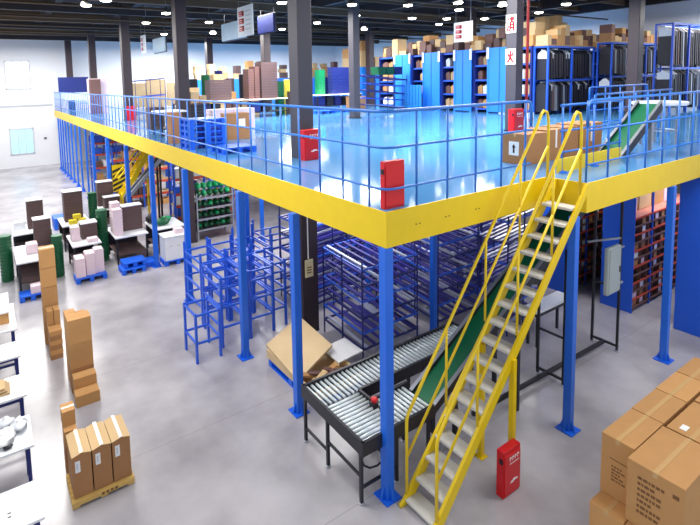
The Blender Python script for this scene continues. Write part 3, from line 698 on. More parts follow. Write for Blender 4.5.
def plastic_pallet(x0, x1, y0, y1, label, z0=0, h=.13, group='blue plastic pallets'):
    o = thing('plastic_pallet', label, 'pallet', ((x0+x1)/2, (y0+y1)/2, z0), group)
    dk = MB().box(x0, x1, y0, y1, z0+h-.03, z0+h)
    build('pallet_deck', dk, M['pallet'], o, bevel=.004)
    for i in range(3):
        for j in range(3):
            a = x0+(x1-x0-.1)*i/2; b = y0+(y1-y0-.1)*j/2
            build('block', MB().box(a, a+.1, b, b+.1, z0+.02, z0+h-.03), M['pallet'], o)
        a = x0+(x1-x0-.1)*i/2; build('skid', MB().box(a, a+.1, y0, y1, z0, z0+.02), M['pallet'], o)
    return o
plastic_pallet(-2.02, -1.3, 8.85, 9.35, 'blue pallet loaded with pale pink packs')
for k, (x, h, l) in enumerate(((-2.0, .48, 'front'), (-1.76, .55, 'middle'), (-1.54, .6, 'far'))):
    pack(x, x+.22, 8.9+.06*k, 9.3, .131, .131+h, 'pale pink pack column on the blue pallet, %s one' % l)
plastic_pallet(-3.25, -2.72, 8.5, 8.9, 'blue pallet behind the tall carton tower with one pink pack')
pack(-3.02, -2.76, 8.55, 8.8, .131, .3, 'single small pink pack on the blue pallet behind the carton tower')
plastic_pallet(-.95, -.35, 8.75, 9.25, 'empty blue pallet on the floor under the bench end')
plastic_pallet(-.88, -.3, 8.85, 9.3, 'empty blue pallet lying on another one', .131)
plastic_pallet(-.3, .0, 8.95, 9.4, 'narrow blue pallet end beside the edge column')
pack(-.9, -.66, 9.7, 9.95, .78, 1.5, 'tall pale pink pack column on the bench beside the green basket stack')
pack(-.88, -.64, 10.0, 10.3, .78, 1.62, 'second tall pale pink pack column on the same bench')
pack(-1.94, -1.72, 9.9, 10.15, .78, 1.15, 'pale pink pack standing on the bench beside the leaning brown box')
pack(-1.6, -1.34, 9.55, 9.75, .78, .88, 'low pale pink pack lying at the bench edge above the pallet')
pack(-3.0, -2.75, 9.5, 9.8, .78, 1.02, 'pale pink pack on the bench behind the carton tower')
pack(-3.15, -2.85, 12.0, 12.3, .78, 1.0, 'white wrapped pack on the back bench', 'film')
for k, (x, y) in enumerate(((-1.75, 11.65), (-1.5, 11.68), (-1.62, 11.75))):
    pack(x, x+.22, y, y+.16, .78+(.13 if k == 2 else 0), .9+(.13 if k == 2 else 0), 'yellow pack on the back bench, %s' % ('one of the lower pair nearer the aisle', 'one of the lower pair nearer the columns', 'on top of the other two')[k], 'lemon', 'yellow packs')
bag(.5, 9.95, .785, .22, .16, .1, 'dark green bundle lying on the bench behind the white crate', 'green')
bag(.25, 10.3, .785, .13, .12, .14, 'black bundle on the bench behind the edge column', 'dark2')
bag(.7, 10.25, .785, .14, .12, .08, 'bright green bundle at the back of the bench', 'green2')
plastic_pallet(.14, .86, 8.7, 9.2, 'blue pallet under the white crate')
wc = thing('white_crate', 'large white crate on a blue pallet beside the edge columns', 'crate', (.44, 8.95, .131))
build('crate_body', MB().box(.16, .84, 8.72, 9.18, .131, .76), M['white'], wc, bevel=.012)
build('lid', MB().box(.14, .86, 8.7, 9.2, .76, .79), M['white'], wc, bevel=.006)
for k in range(2): build('printed_mark', MB().box(.3+.2*k, .38+.2*k, 8.717, 8.719, .5, .53), M['greyprint'], wc)
pack(.5, .74, 8.85, 9.05, .79, .92, 'small pink pack on top of the white crate')
# rack of green bags
gr = thing('bag_rack', 'grey rack filled with dark green bags, behind the empty blue frames', 'rack', (2.1, 10.5, 0))
for x in (1.62, 2.8):
    for y in (10.1, 10.75): build('rack_post', MB().box(x-.02, x+.02, y-.02, y+.02, 0, 1.5), M['steel'], gr)
for k in range(4):
    z = .35+.33*k
    build('shelf', MB().box(1.6, 2.82, 10.08, 10.77, z-.02, z), M['dark'], gr)
    build('shelf_edge', MB().bar((1.6, 10.07, z), (2.82, 10.07, z), .025, .05), M['steel'], gr)
for k in range(5):
    for j in range(6):
        z = .36+.33*k if k < 4 else 1.6
        if k == 4: z = 1.56
        bag(1.74+.193*j, 10.33, z if k < 4 else 1.58, .085, .18, .1, 'green bag, %s along the %s of the grey bag rack' % (ORD[j], ('lowest shelf', 'second shelf', 'third shelf', 'fourth shelf', 'top heap')[k]), 'green2' if k == 4 or (j+k) % 4 == 0 else 'green')
        pass
for o in list(bpy.data.objects):
    if o.name.startswith('plastic_bag') and 'bag rack' in o.get('label', ''): o['group'] = 'green bags in the grey rack'
    elif o.name.startswith('plastic_bag') and 'bench' in o.get('label', ''): o['group'] = 'bundles on the bench'
# ------------------------------------------------------------------ plywood on a blue pallet beside the conveyor
plastic_pallet(.18, 1.05, 1.75, 3.15, 'blue pallet beneath the plywood and scrap board')
pine = tag(build('wooden_crate', MB().prism([(.17, .135), (1.08, .135), (1.08, .27), (1.04, .27), (1.04, .16), (.21, .16), (.21, .27), (.17, .27)], 1.72, 3.2, 'y'), M['wood'], at=(.67, 2.5, .135)), 'shallow plywood crate on the blue pallet beside the roller conveyor', 'crate')
build('end_board', MB().box(.21, 1.04, 1.72, 1.76, .16, .27), M['wood'], pine); build('end_board', MB().box(.21, 1.04, 3.16, 3.2, .16, .27), M['wood'], pine)
pl = MB()
A, B, C_, D_ = Vector((.2, 3.25, .29)), Vector((.1, 2.07, .285)), Vector((.98, 2.38, .43)), Vector((1.06, 3.52, .45))
nrm = (B-A).cross(D_-A).normalized()*.035
pl.add([A, B, C_, D_, A+nrm, B+nrm, C_+nrm, D_+nrm], [(3,2,1,0),(4,5,6,7),(0,1,5,4),(1,2,6,5),(2,3,7,6),(3,0,4,7)])
tag(build('plywood_sheet', pl, M['wood'], at=(.6, 2.8, .29)), 'pale plywood sheet tilted over the crate, behind a blue edge column', 'board')
tag(build('white_board', MB().prism([(.9, .3), (1.4, .34), (1.4, .36), (.9, .32)], 2.1, 2.6, 'y'), M['paper'], at=(1.1, 2.35, .3)), 'white board lying behind the tilted plywood', 'board')
rnd = random.Random(9)
for k in range(14):
    x = rnd.uniform(.35, 1.0); y = rnd.uniform(1.85, 2.15)
    c = rnd.choice(['brown2', 'carton', 'tan', 'carton_l', 'carton']); a = rnd.uniform(0, 3); z = .165+.012*k
    p = Vector((x, y, z)); q = p+Vector((.2*math.cos(a), .12*math.sin(a), .05))
    tag(build('scrap_board', MB().bar(p, q, .09, .03), M[c], at=tuple(p)), 'broken brown cardboard scrap in the crate by the roller conveyor', 'scrap', 'cardboard scraps in the plywood crate')

# ------------------------------------------------------------------ far racking under the deck
def pallet_rack(x0, x1, y0, y1, levels, h, label, boxes, seed, bays=2):
    o = thing('pallet_rack', label, 'rack', ((x0+x1)/2, (y0+y1)/2, 0), 'orange-beamed racks deep under the deck')
    r = random.Random(seed)
    for k in range(bays+1):
        x = x0+(x1-x0)*k/bays
        for y in (y0, y1): build('upright', MB().box(x-.03, x+.03, y-.03, y+.03, 0, h), M['blue'], o)
    for z in levels:
        s = build('shelf', MB().box(x0, x1, y0, y1, z-.03, z), M['tan'], o)
        build('shelf_beam', MB().box(x0, x1, y0-.02, y0+.02, z-.08, z), M['redshelf'], s)
    names = ('floor level', 'first beam', 'second beam', 'third beam', 'fourth beam')
    for i, z in enumerate([0]+list(levels)):
        x = x0+.08; nb = 0
        while x < x1-.35:
            w = r.uniform(.25, .4); hh = r.uniform(.2, .36)
            if r.random() < .85:
                hm = r.choice(boxes); nb += 1
                tag(build('storage_box', MB().prism([(x, z+.002), (x+w, z+.002), (x+w, z+hh), (x+w/2+.006, z+hh), (x+w/2, z+hh-.01), (x+w/2-.006, z+hh), (x, z+hh)], y0+.04, y0+.45, 'y'), M[hm], at=(x+w/2, y0+.2, z)),
                    HUE[hm]+' box, %s along ' % ORD[nb-1] + '%s, %s' % (names[i], label.split(',')[0].replace('orange-beamed ', 'orange ').replace(' and the inner columns', '').replace(' from the striped panel', '').replace(' the middle of', '')), 'box', 'boxes at the %s, %s' % (names[i], label.split(',')[0]))
            x += w+.06
    return o
pallet_rack(.35, 2.6, 15.5, 16.1, (.5, 1.0, 1.5, 2.0), 2.5, 'orange-beamed rack beside the hazard-striped panel', ('carton', 'brown2', 'tan', 'brown'), 1)
pallet_rack(-.0+.3, 2.3, 19.2, 19.8, (.6, 1.2, 1.8, 2.3), 2.6, 'orange-beamed rack in the second bay from the striped panel', ('carton', 'brown2', 'paper', 'blue'), 2)
pallet_rack(2.2, 4.4, 13.2, 13.9, (.5, 1.0, 1.5, 2.0), 2.4, 'orange-beamed rack behind the green-bag rack', ('carton', 'pink', 'paper', 'navy'), 3)
pallet_rack(1.5, 3.6, 11.8, 12.3, (.4, .8, 1.2, 1.7), 2.2, 'orange-beamed rack between the benches and the inner columns', ('navy', 'pink', 'film', 'blue'), 5)
pallet_rack(4.4, 7.5, 16.2, 17, (.6, 1.2, 1.8), 2.4, 'orange-beamed rack far under the middle of the deck', ('carton', 'navy', 'paper'), 6, 3)
gc = thing('inclined_conveyor', 'grey inclined conveyor far under the deck between two edge columns', 'conveyor', (.8, 12.4, 0))
for y in (12.3, 12.62): build('side_frame', MB().prism([(.05, 1.05), (.05, 1.2), (1.6, 2.8), (1.6, 2.62)], y-.03, y+.03, 'y'), M['steel'], gc)
build('belt', MB().prism([(.05, 1.08), (.05, 1.15), (1.6, 2.75), (1.6, 2.66)], 12.33, 12.59, 'y'), M['dark'], gc)
for x, h in ((.2, 1.2), (1.2, 2.2)):
    for y in (12.3, 12.62): build('leg', MB().box(x-.03, x+.03, y-.03, y+.03, 0, h), M['dark'], gc)
ys = thing('safety_stair', 'small yellow stair far under the deck beside the grey conveyor', 'stair', (.6, 13.3, 0))
for y in (13.05, 13.5): build('stringer', MB().prism([(.0, 1.0), (.2, 1.0), (1.2, 2.6), (1.0, 2.6)], y-.02, y+.02, 'y'), M['yellow'], ys); build('handrail', MB().tube((0.0, y, 1.7), (1.1, y, 3.0-.05), .03), M['yellow'], ys)
for k in range(6): build('tread', MB().box(.12+.17*k, .32+.17*k, 13.05, 13.5, 1.1+.26*k, 1.13+.26*k), M['yellow'], ys)
for y in (13.05, 13.5):
    for x in (.1, 1.1): build('leg', MB().box(x-.03, x+.03, y-.03, y+.03, 0, 1.1 if x < .5 else 2.5), M['yellow'], ys)
hz = thing('hazard_panel', 'yellow and black striped guard panel far under the deck', 'panel', (.45, 14.9, 0))
build('panel', MB().box(.2, .7, 14.88, 14.92, .9, 1.9), M['yellow'], hz)
for x in (.18, .76): build('leg', MB().box(x-.03, x+.03, 14.92, 14.98, 0, 2.0), M['dark'], hz)
for k in range(5):
    z = .92+.17*k
    build('stripe', MB().prism([(.2, z), (.7, min(1.88, z+.2)), (.7, min(1.9, z+.29)), (.2, z+.09)], 14.87, 14.88, 'y'), M['black'], hz)
for k in range(3):
    plastic_pallet(-1.9, -1.0, 14.2, 14.9, 'blue pallet in the far pile beyond the back benches, %s' % ('bottom one', 'middle one', 'top one')[k], .131*k)

# ------------------------------------------------------------------ things standing on the deck
# blue pallets
for k in range(5): plastic_pallet(.1, .95, 6.25, 6.95, 'blue pallet in the five-high pile on the deck edge, %s from the deck' % ('first', 'second', 'third', 'fourth', 'fifth')[k], ZT+.131*k, group='stacked blue pallets on the deck')
plastic_pallet(.35, 1.1, 5.1, 5.75, 'single blue pallet lying flat on the deck before the pile', ZT)
o = carton(1.5, 2.15, 7.35, 7.8, ZT, ZT+.66, 'brown carton with white label on the deck beside the blue pallets', None, 'carton_b', 'x', True)
build('white_label', MB().box(1.8, 1.98, 7.347, 7.349, ZT+.3, ZT+.52), M['paper'], o)
carton(.12, .4, 7.6, 7.95, ZT, ZT+.75, 'tall narrow brown carton at the deck edge behind the pallets', None, 'carton_b')
for k in range(2): pack(2.2+.75*k, 2.9+.75*k, 10.0, 10.5, ZT, ZT+.62, 'pink pack column on the deck behind the labelled carton, %s' % ('beside the dark column', 'farther from the dark column')[k], 'pink', 'pink packs on the deck')
def deck_desk(x0, x1, y0, y1, label, h=.75, m='white'):
    o = thing('deck_desk', label, 'desk', ((x0+x1)/2, (y0+y1)/2, ZT), 'desks on the deck')
    build('desk_top', MB().box(x0, x1, y0, y1, ZT+h-.04, ZT+h), M[m], o, bevel=.005)
    for x in (x0+.05, x1-.05):
        for y in (y0+.05, y1-.05): build('leg', MB().box(x-.025, x+.025, y-.025, y+.025, ZT, ZT+h-.04), M['dark2'], o)
    build('lower_shelf', MB().box(x0+.05, x1-.05, y0+.05, y1-.05, ZT+.2, ZT+.23), M['dark2'], o)
    return o
deck_desk(.35, 1.15, 9.2, 10.0, 'small white desk on the deck edge behind the blue pallets', .7)
crate_block(.75, 1.2, 11.5, 12.0, ZT, 6, .12, 'dark crate stack on the deck behind the small white desk', False)
deck_desk(3.2, 4.9, 13.4, 14.3, 'desk on the deck under a brown tray stack, behind the pink packs')
crate_block(3.65, 4.55, 13.6, 14.1, ZT+.75, 8, .1, 'wide brown tray stack on the deck desk behind the pink packs', False)
deck_desk(5.2, 7.0, 13.4, 14.3, 'long desk on the deck under tall brown tray stacks')
crate_block(5.3, 5.55, 13.6, 14.1, ZT+.75, 12, .1, 'slim tall brown tray stack, first on the long deck desk', False, 'brown2')
crate_block(5.58, 5.8, 13.6, 14.1, ZT+.75, 13, .1, 'slim tall brown tray stack, second on the long deck desk', False, 'brown2')
crate_block(5.86, 6.6, 13.55, 14.1, ZT+.75, 14, .105, 'tall wide dark brown tray stack on the long deck desk', False)
basket_stack(7.3, 14.6, .22, 1.45, 'dark green basket stack on the deck beside the tall tray stacks', ZT)
pack(7.65, 8.1, 14.4, 14.8, ZT, ZT+1.5, 'yellow pack column on the deck beside the grey roof column', 'lemon', 'yellow packs')
crate_block(7.5, 8.1, 13.9, 14.3, ZT, 9, .11, 'dark crate stack in front of the yellow pack column on the deck', False)
deck_desk(9.3, 12.0, 14.6, 15.4, 'long white desk on the deck with baskets, between two grey columns')
basket_stack(9.9, 15.2, .26, 1.25, 'green basket stack standing on the white deck desk', ZT+.75, 'green2')
crate_block(10.5, 11.6, 15.0, 15.4, ZT+.75, 8, .16, 'navy crate stack on the white deck desk', False, 'navy')
carton(10.9, 11.7, 14.0, 14.5, ZT, ZT+.62, 'brown carton under the white deck desk end', None, 'carton_b')
bag(11.2, 14.3, ZT+.62, .35, .2, .1, 'white bundle lying on the carton by the deck desk', 'film')
plastic_pallet(8.3, 9.2, 13.0, 13.7, 'blue pallet on the deck before the white deck desk', ZT, group='pallets on the deck')
plastic_pallet(9.5, 10.3, 13.2, 13.8, 'blue pallet beside the carton below the deck desk', ZT, group='pallets on the deck')
# flow rack and boards on the deck
flow_rack(10.3, 12.7, 12.3, 13.1, 1.55, 5, 'x', 'violet flow rack standing on the blue deck', 7, ZT, .2, 'deck flow rack', drop=-.25)
for k in range(3):
    tag(build('storage_crate', MB().prism([(11.1+.5*k, ZT+1.6), (11.5+.5*k, ZT+1.6), (11.54+.5*k, ZT+1.95), (11.06+.5*k, ZT+1.95)], 12.4, 12.9, 'y'), M['green' if k < 2 else 'navy'], at=(11.3+.5*k, 12.6, ZT+1.6)), '%s crate on top of the deck flow rack' % ('dark green first', 'dark green second', 'navy')[k], 'crate')
for k in range(6):
    tag(build('blue_sheet', MB().box(12.62-.012*k, 12.66-.012*k, 11.35+.17*k, 11.5+.17*k, ZT, ZT+1.12), M['sky'], at=(12.6-.012*k, 11.4+.17*k, ZT), bevel=.008), 'upright sky-blue sheet leaning before the panelled shelving', 'sheet', 'sky-blue sheets before the panelled shelving')
# panelled shelving, alternating closed blue ends and open bays
SX = 13.0
yy = [(14.6, 13.55, 'open'), (13.4, 12.38, 'p'), (12.35, 11.62, 'open'), (11.6, 10.65, 'p'), (10.62, 9.9, 'open'), (9.87, 9.02, 'p'), (8.98, 8.3, 'open'), (8.26, 7.22, 'p'), (7.2, 6.5, 'open')]
pn = 0; on = 0
where = ('farthest along, beside the flow rack', 'second from the flow rack', 'third from the flow rack', 'beside the signed grey column', 'past the signed grey column')
rs = random.Random(21)
for y1, y0, kind in yy:
    if kind == 'p':
        lab = 'blue panelled shelving end on the deck, ' + where[pn]; pn += 1
        o = thing('shelving_unit', lab, 'shelving', (SX+.6, (y0+y1)/2, ZT), 'blue panelled shelving units')
        build('end_panel', MB().box(SX, SX+.04, y0, y1, ZT+.04, ZT+2.52), M['panel2'], o, bevel=.01)
        build('panel_strip', MB().box(SX-.012, SX, (y0+y1)/2-.012, (y0+y1)/2+.012, ZT+.05, ZT+2.5), M['panel'], o)
        for y in (y0+.02, y1-.02): build('upright', MB().box(SX-.02, SX+.02, y-.03, y+.03, ZT, ZT+2.56), M['panel2'], o); build('corner_clip', MB().box(SX-.04, SX-.02, y-.05, y+.05, ZT+2.1, ZT+2.54), M['paper'], o)
        build('top_shelf', MB().box(SX+.04, SX+1.2, y0, y1, ZT+2.44, ZT+2.48), M['blue'], o)
        for x in (SX+1.15,):
            for y in (y0+.03, y1-.03): build('upright', MB().box(x-.03, x+.03, y-.03, y+.03, ZT, ZT+2.5), M['blue'], o)
    else:
        lab = 'open blue shelving bay with dark interior on the deck, ' + where[on]; on += 1
        o = thing('shelving_unit', lab, 'shelving', (SX+.6, (y0+y1)/2, ZT), 'open blue shelving bays')
        build('back_panel', MB().box(SX+.75, SX+.78, y0, y1, ZT, ZT+2.45), M['dark2'], o)
        for y in (y0+.03, y1-.03): build('upright', MB().box(SX+.1, SX+.75, y-.03, y+.03, ZT, ZT+2.48), M['navy'], o)
        for k in range(5):
            z = ZT+.15+.57*k
            s = build('shelf', MB().box(SX+.15, SX+.75, y0+.06, y1-.06, z-.03, z), M['dark'], o); build('shelf_edge', MB().box(SX+.12, SX+.15, y0+.06, y1-.06, z-.05, z+.02), M['blue'], s)
            if k < 4:
                for j in range(2):
                    if rs.random() < .85:
                        w = (y1-y0-.2)/2; y = y0+.1+w*j
                        hm = rs.choice(['carton', 'brown2', 'tan', 'film', 'carton_b'])
                        tag(build('shelf_box', MB().prism([(y, z+.002), (y+w*.8, z+.002), (y+w*.85, z+.3), (y+w*.3, z+.38), (y-.0, z+.3)], SX+.2, SX+.6, 'x'), M[hm], at=(SX+.4, y+w*.4, z)),
                            '%s box on %s, %s side, open bay %s' % (HUE[hm], ('the lowest shelf', 'the second shelf', 'the third shelf', 'the highest shelf')[k], ('near', 'far')[j], where[on-1].replace(' along, beside', ' towards')), 'box', 'boxes in the open shelving bays')
    # cartons heaped on top
    np_ = 0; y = y0+.02; spot = lab.split(', ')[-1]; nm = 'panelled end' if kind == 'p' else 'open bay'
    while y < y1-.2:
        w = rs.uniform(.22, .42); z = ZT+2.485; lv = 0
        for lv in range(rs.choice((1, 2, 2, 3))):
            h = rs.uniform(.2, .42); dx = rs.uniform(0, .3)
            hm = rs.choice(['carton', 'carton_l', 'carton_l', 'carton_l', 'brown2', 'brown'])
            carton(SX+.15+dx, SX+.75+dx, y, min(y+w, y1), z, z+h, '%s box, %s layer, %s pile above %s %s' % (HUE[hm], ('bottom', 'second', 'third')[lv], ORD[np_], nm, spot.replace(' along, beside', ' towards')), 'cartons piled on the deck shelving', hm, 'x', name='piled_carton', bevel=0)
            z += h+.001
        y += w+.03; np_ += 1
# garment rails
def garment_rail(x0, x1, y, h, label, n, low=False, seed=1):
    o = thing('garment_rail', label, 'rail', ((x0+x1)/2, y, ZT), 'blue garment rails')
    nb = max(1, round((x1-x0)/1.3))
    for k in range(nb+1):
        x = x0+(x1-x0)*k/nb
        for dy in (-.25, .25): build('rail_post', MB().box(x-.03, x+.03, y+dy-.03, y+dy+.03, ZT, ZT+h), M['blue'], o)
        build('cross_bar', MB().bar((x, y-.25, ZT+h-.03), (x, y+.25, ZT+h-.03), .05, .05), M['blue'], o)
    for dy in (-.25, .25):
        build('top_bar', MB().bar((x0, y+dy, ZT+h-.03), (x1, y+dy, ZT+h-.03), .06, .06), M['blue'], o)
        build('middle_bar', MB().bar((x0, y+dy, ZT+h*.5), (x1, y+dy, ZT+h*.5), .05, .06), M['blue'], o)
    build('hanging_bar', MB().tube((x0, y, ZT+h-.12), (x1, y, ZT+h-.12), .02), M['steel'], o)
    build('hanging_bar', MB().tube((x0, y, ZT+h*.5-.05), (x1, y, ZT+h*.5-.05), .02), M['steel'], o)
    r = random.Random(seed); short = label.replace('blue ', '', 1).replace('open shelving', 'shelving').replace(' at the picture edge', ' by the round table').split(' standing')[0].split(' behind')[0].split(' in the')[0]
    for lv, zt in enumerate((ZT+h-.14, ZT+h*.5-.07)):
        for k in range(n):
            x = x0+.12+(x1-x0-.24)*k/(n-1)+r.uniform(-.03, .03); L_ = r.uniform(.9, 1.0)*(h*.5-.17); w = .2
            m = 'garment' if r.random() < .8 else ('steel' if r.random() < .6 else 'brown')
            g = tag(build('hanging_garment', MB().prism([(y-.03, zt-.02), (y-w, zt-.14), (y-w*1.1, zt-L_), (y+w*1.1, zt-L_), (y+w, zt-.14), (y+.03, zt-.02)], x-.045, x+.045, 'x'), M[m], at=(x, y, zt-L_)),
                    '%s garment, %s along the %s bar of the %s' % (HUE[m], ORD[k], ('upper', 'lower')[lv], short), 'garment', 'garments on the %s bar, %s' % (('upper', 'lower')[lv], label))
            build('plastic_cover', MB().prism([(y-.05, zt), (y-w*.95, zt-.13), (y-w*.95, zt-.3), (y+w*.95, zt-.3), (y+w*.95, zt-.13), (y+.05, zt)], x-.05, x+.05, 'x'), M['film'] if r.random() < .22 else M[m], g)
    return o
garment_rail(13.2, 16.3, 6.2, 2.45, 'blue garment rail beside the open shelving bays', 17, seed=2)
garment_rail(16.4, 20.6, 5.6, 2.6, 'blue long garment rail in the middle behind the conveyor head', 26, seed=3)
garment_rail(16.2, 20.2, 3.6, 3.1, 'blue taller garment rail standing behind the round white table', 22, seed=4)
for k, (x0, x1, y, z0) in enumerate(((13.2, 16.3, 6.2, ZT+2.46), (16.4, 20.6, 5.6, ZT+2.61))):
    x = x0; np_ = 0
    tag(build('rail_board', MB().box(x0, x1, y-.26, y+.26, z0, z0+.03), M['tan'], at=((x0+x1)/2, y, z0)), 'tan board laid on the garment rail, %s' % ('beside the shelving bays', 'behind the conveyor head')[k], 'board')
    while x < x1-.3:
        w = rs.uniform(.18, .34); z = z0+.031
        for lv in range(rs.choice((1, 1, 1, 2))):
            h = rs.uniform(.16, .4)
            hm = rs.choice(['carton', 'carton_l', 'carton_b', 'brown2', 'carton_l'])
            carton(x, x+w, y-.22, y+.22, z, z+h, '%s box, %s layer, %s pile on the garment rail %s' % (HUE[hm], ('bottom', 'second', 'third')[lv], ORD[np_], ('beside the shelving bays', 'behind the conveyor head')[k]), 'cartons on the garment rails', hm, 'y', name='piled_carton', bevel=0)
            z += h+.001
        x += w+.04; np_ += 1
# open dark shelving seen past the fire signs
# cartons by the conveyor opening
for k, (x0, x1, y0, y1, h, l) in enumerate(((3.68, 4.28, .68, 1.12, .5, 'with a white label and black arrow mark'), (4.33, 4.78, .7, 1.15, .52, 'second from the labelled carton'), (4.82, 5.26, .7, 1.15, .53, 'third from the labelled carton'), (5.32, 6.1, .7, 1.15, .55, 'closest to the green belt'))):
    o = carton(x0, x1, y0, y1, ZT, ZT+h, 'brown carton behind the conveyor opening, ' + l, 'brown cartons behind the conveyor opening', 'carton_b', 'x', k != 1)
    if k == 0:
        lb = build('white_label', MB().box(3.676, 3.679, .82, 1.0, ZT+.14, ZT+.37), M['paper'], o); build('arrow_mark', MB().prism([(.895, ZT+.18), (.925, ZT+.18), (.925, ZT+.27), (.945, ZT+.27), (.91, ZT+.33), (.875, ZT+.27), (.895, ZT+.27)], 3.673, 3.6755, 'x'), M['black'], o)
    if k in (1, 3): build('tape_strip', MB().box((x0+x1)/2-.02, (x0+x1)/2+.03, y0-.003, y0-.0005, ZT+h*.4, ZT+h), M['paper'], o)
# far end of the deck
for k in range(5): pack(1.0, 1.9, 23.2, 24-.3, ZT+.36*k, ZT+.36*(k+1)-.005, 'pink pack in the tall far pile beside the end wall, %s from the deck' % ('first', 'second', 'third', 'fourth', 'fifth')[k], 'pink', 'pink packs in the far pile')
carton(1.0, 1.5, 22.75, 23.15, ZT+.0, ZT+1.75, 'tall brown carton in front of the far pink pile', None, 'brown2')
bp = thing('notice_board', 'dark blue board at the far end of the deck before the white wall', 'board', (.9, 27.6, ZT))
build('board_panel', MB().box(.1, 1.75, 27.55, 27.6, ZT+1.05, ZT+1.95), M['navy'], bp)
for x in (.15, 1.7): build('leg', MB().box(x-.03, x+.03, 27.55, 27.6, ZT, ZT+1.05), M['steel'], bp)
build('lower_panel', MB().box(.3, 1.6, 27.54, 27.56, ZT+.6, ZT+1.02), M['white'], bp)
for k in range(4): 
    tag(build('tan_partition', MB().box(3.6+1.25*k, 4.8+1.25*k, 26.4, 26.5, ZT+.02, ZT+1.5+.2*(k == 1)), M['tan'], at=(4.2+1.25*k, 26.45, ZT), bevel=.01), 'upright tan board on the deck before the end wall, %s from the pink pile' % ('first', 'second', 'third', 'fourth')[k], 'board', 'tan boards by the end wall')
flow_rack(1.9, 3.2, 17.6, 18.3, 1.7, 3, 'x', 'blue wire rack on the deck beside the far red cabinet', 3, ZT, .2, 'far deck rack')
NUM = ('first', 'second', 'third', 'fourth', 'fifth', 'sixth', 'seventh', 'eighth', 'ninth', 'tenth', 'eleventh', 'twelfth', 'thirteenth', 'fourteenth')
for k in range(14):
    x = 5.0+.75*k
    tag(build('blue_locker', MB().box(x, x+.5, 20.6, 21.1, ZT, ZT+1.6), M['panel2' if k % 3 else 'navy'], at=(x+.25, 20.85, ZT), bevel=.01), 'blue storage cabinet before the end wall, %s along from the dark column' % NUM[k], 'cabinet', 'blue cabinets before the end wall')
    z = ZT+1.605
    for lv in range(rs.choice((2, 3, 3, 4))):
        hh = rs.uniform(.18, .36); dx = rs.uniform(0, .12); carton(x+dx, x+dx+rs.uniform(.28, .38), 20.65, 21.0, z, z+hh, 'carton in the %s layer on the %s cabinet before the end wall' % (('bottom', 'second', 'third', 'fourth')[lv], NUM[k]), 'cartons on the cabinets before the end wall', rs.choice(['carton', 'carton_l', 'brown2', 'brown', 'carton_l', 'tan']), name='piled_carton', bevel=0); z += hh+.001
crate_block(4.7, 5.15, 16.2, 16.6, ZT, 12, .1, 'tall dark tray stack standing on the deck behind the desks', False)
for k in range(6):
    x = 3.4+.55*k; z = ZT
    for lv in range((3, 2, 4, 3, 2, 3)[k]):
        hh = rs.uniform(.3, .5); carton(x, x+.45, 15.2, 15.6, z, z+hh, 'carton in the %s layer of the %s floor pile behind the deck desks' % (('bottom', 'second', 'third', 'fourth')[lv], NUM[k]), None, rs.choice(['carton', 'carton_l', 'brown2', 'brown', 'tan', 'lemon']), name='piled_carton', bevel=0); z += hh+.001
deck_desk(1.95, 3.1, 12.3, 13.0, 'dark cluttered desk on the deck between the column and the brown tray stacks', .75, 'brown')
crate_block(2.0, 2.35, 12.4, 12.8, ZT+.75, 7, .09, 'small dark tray stack on the dark cluttered desk', False)
crate_block(2.4, 2.9, 12.4, 12.8, ZT+.231, 4, .11, 'dark trays stored under the dark cluttered desk', False, 'dark2')
carton(2.45, 2.75, 12.45, 12.8, ZT+.751, ZT+1.15, 'pale carton standing on the dark cluttered desk', None, 'carton_l', name='desk_carton')
carton(2.8, 3.05, 12.5, 12.8, ZT+.751, ZT+1.0, 'tan carton standing on the dark cluttered desk', None, 'tan', name='desk_carton')
for k in range(4): crate_block(3.3+.4*k if k < 2 else 4.5+.45*k, 3.62+.4*k if k < 2 else 4.85+.45*k, 13.5, 14.0, ZT+.24, 4, .1, 'dark trays on the lower shelf of a deck desk, %s from the dark column' % ORD[k], False, 'dark2' if k % 2 else 'navy')
for k in range(5):
    x = 9.5+.48*k; crate_block(x, x+.36, 14.75, 15.2, ZT+.24, 4, .1, 'dark trays under the long white deck desk, %s from the grey column' % ORD[k], False, 'dark2' if k % 2 else 'navy')
for k in range(6):
    x = 4.4+.62*k; basket_stack(x, 17.3+.1*(k % 2), .2, 1.7+.15*(k % 3), 'tall basket stack behind the deck desks, %s from the small dark column' % ORD[k], ZT, ('dark2', 'green', 'navy', 'brown', 'dark2', 'tan')[k])
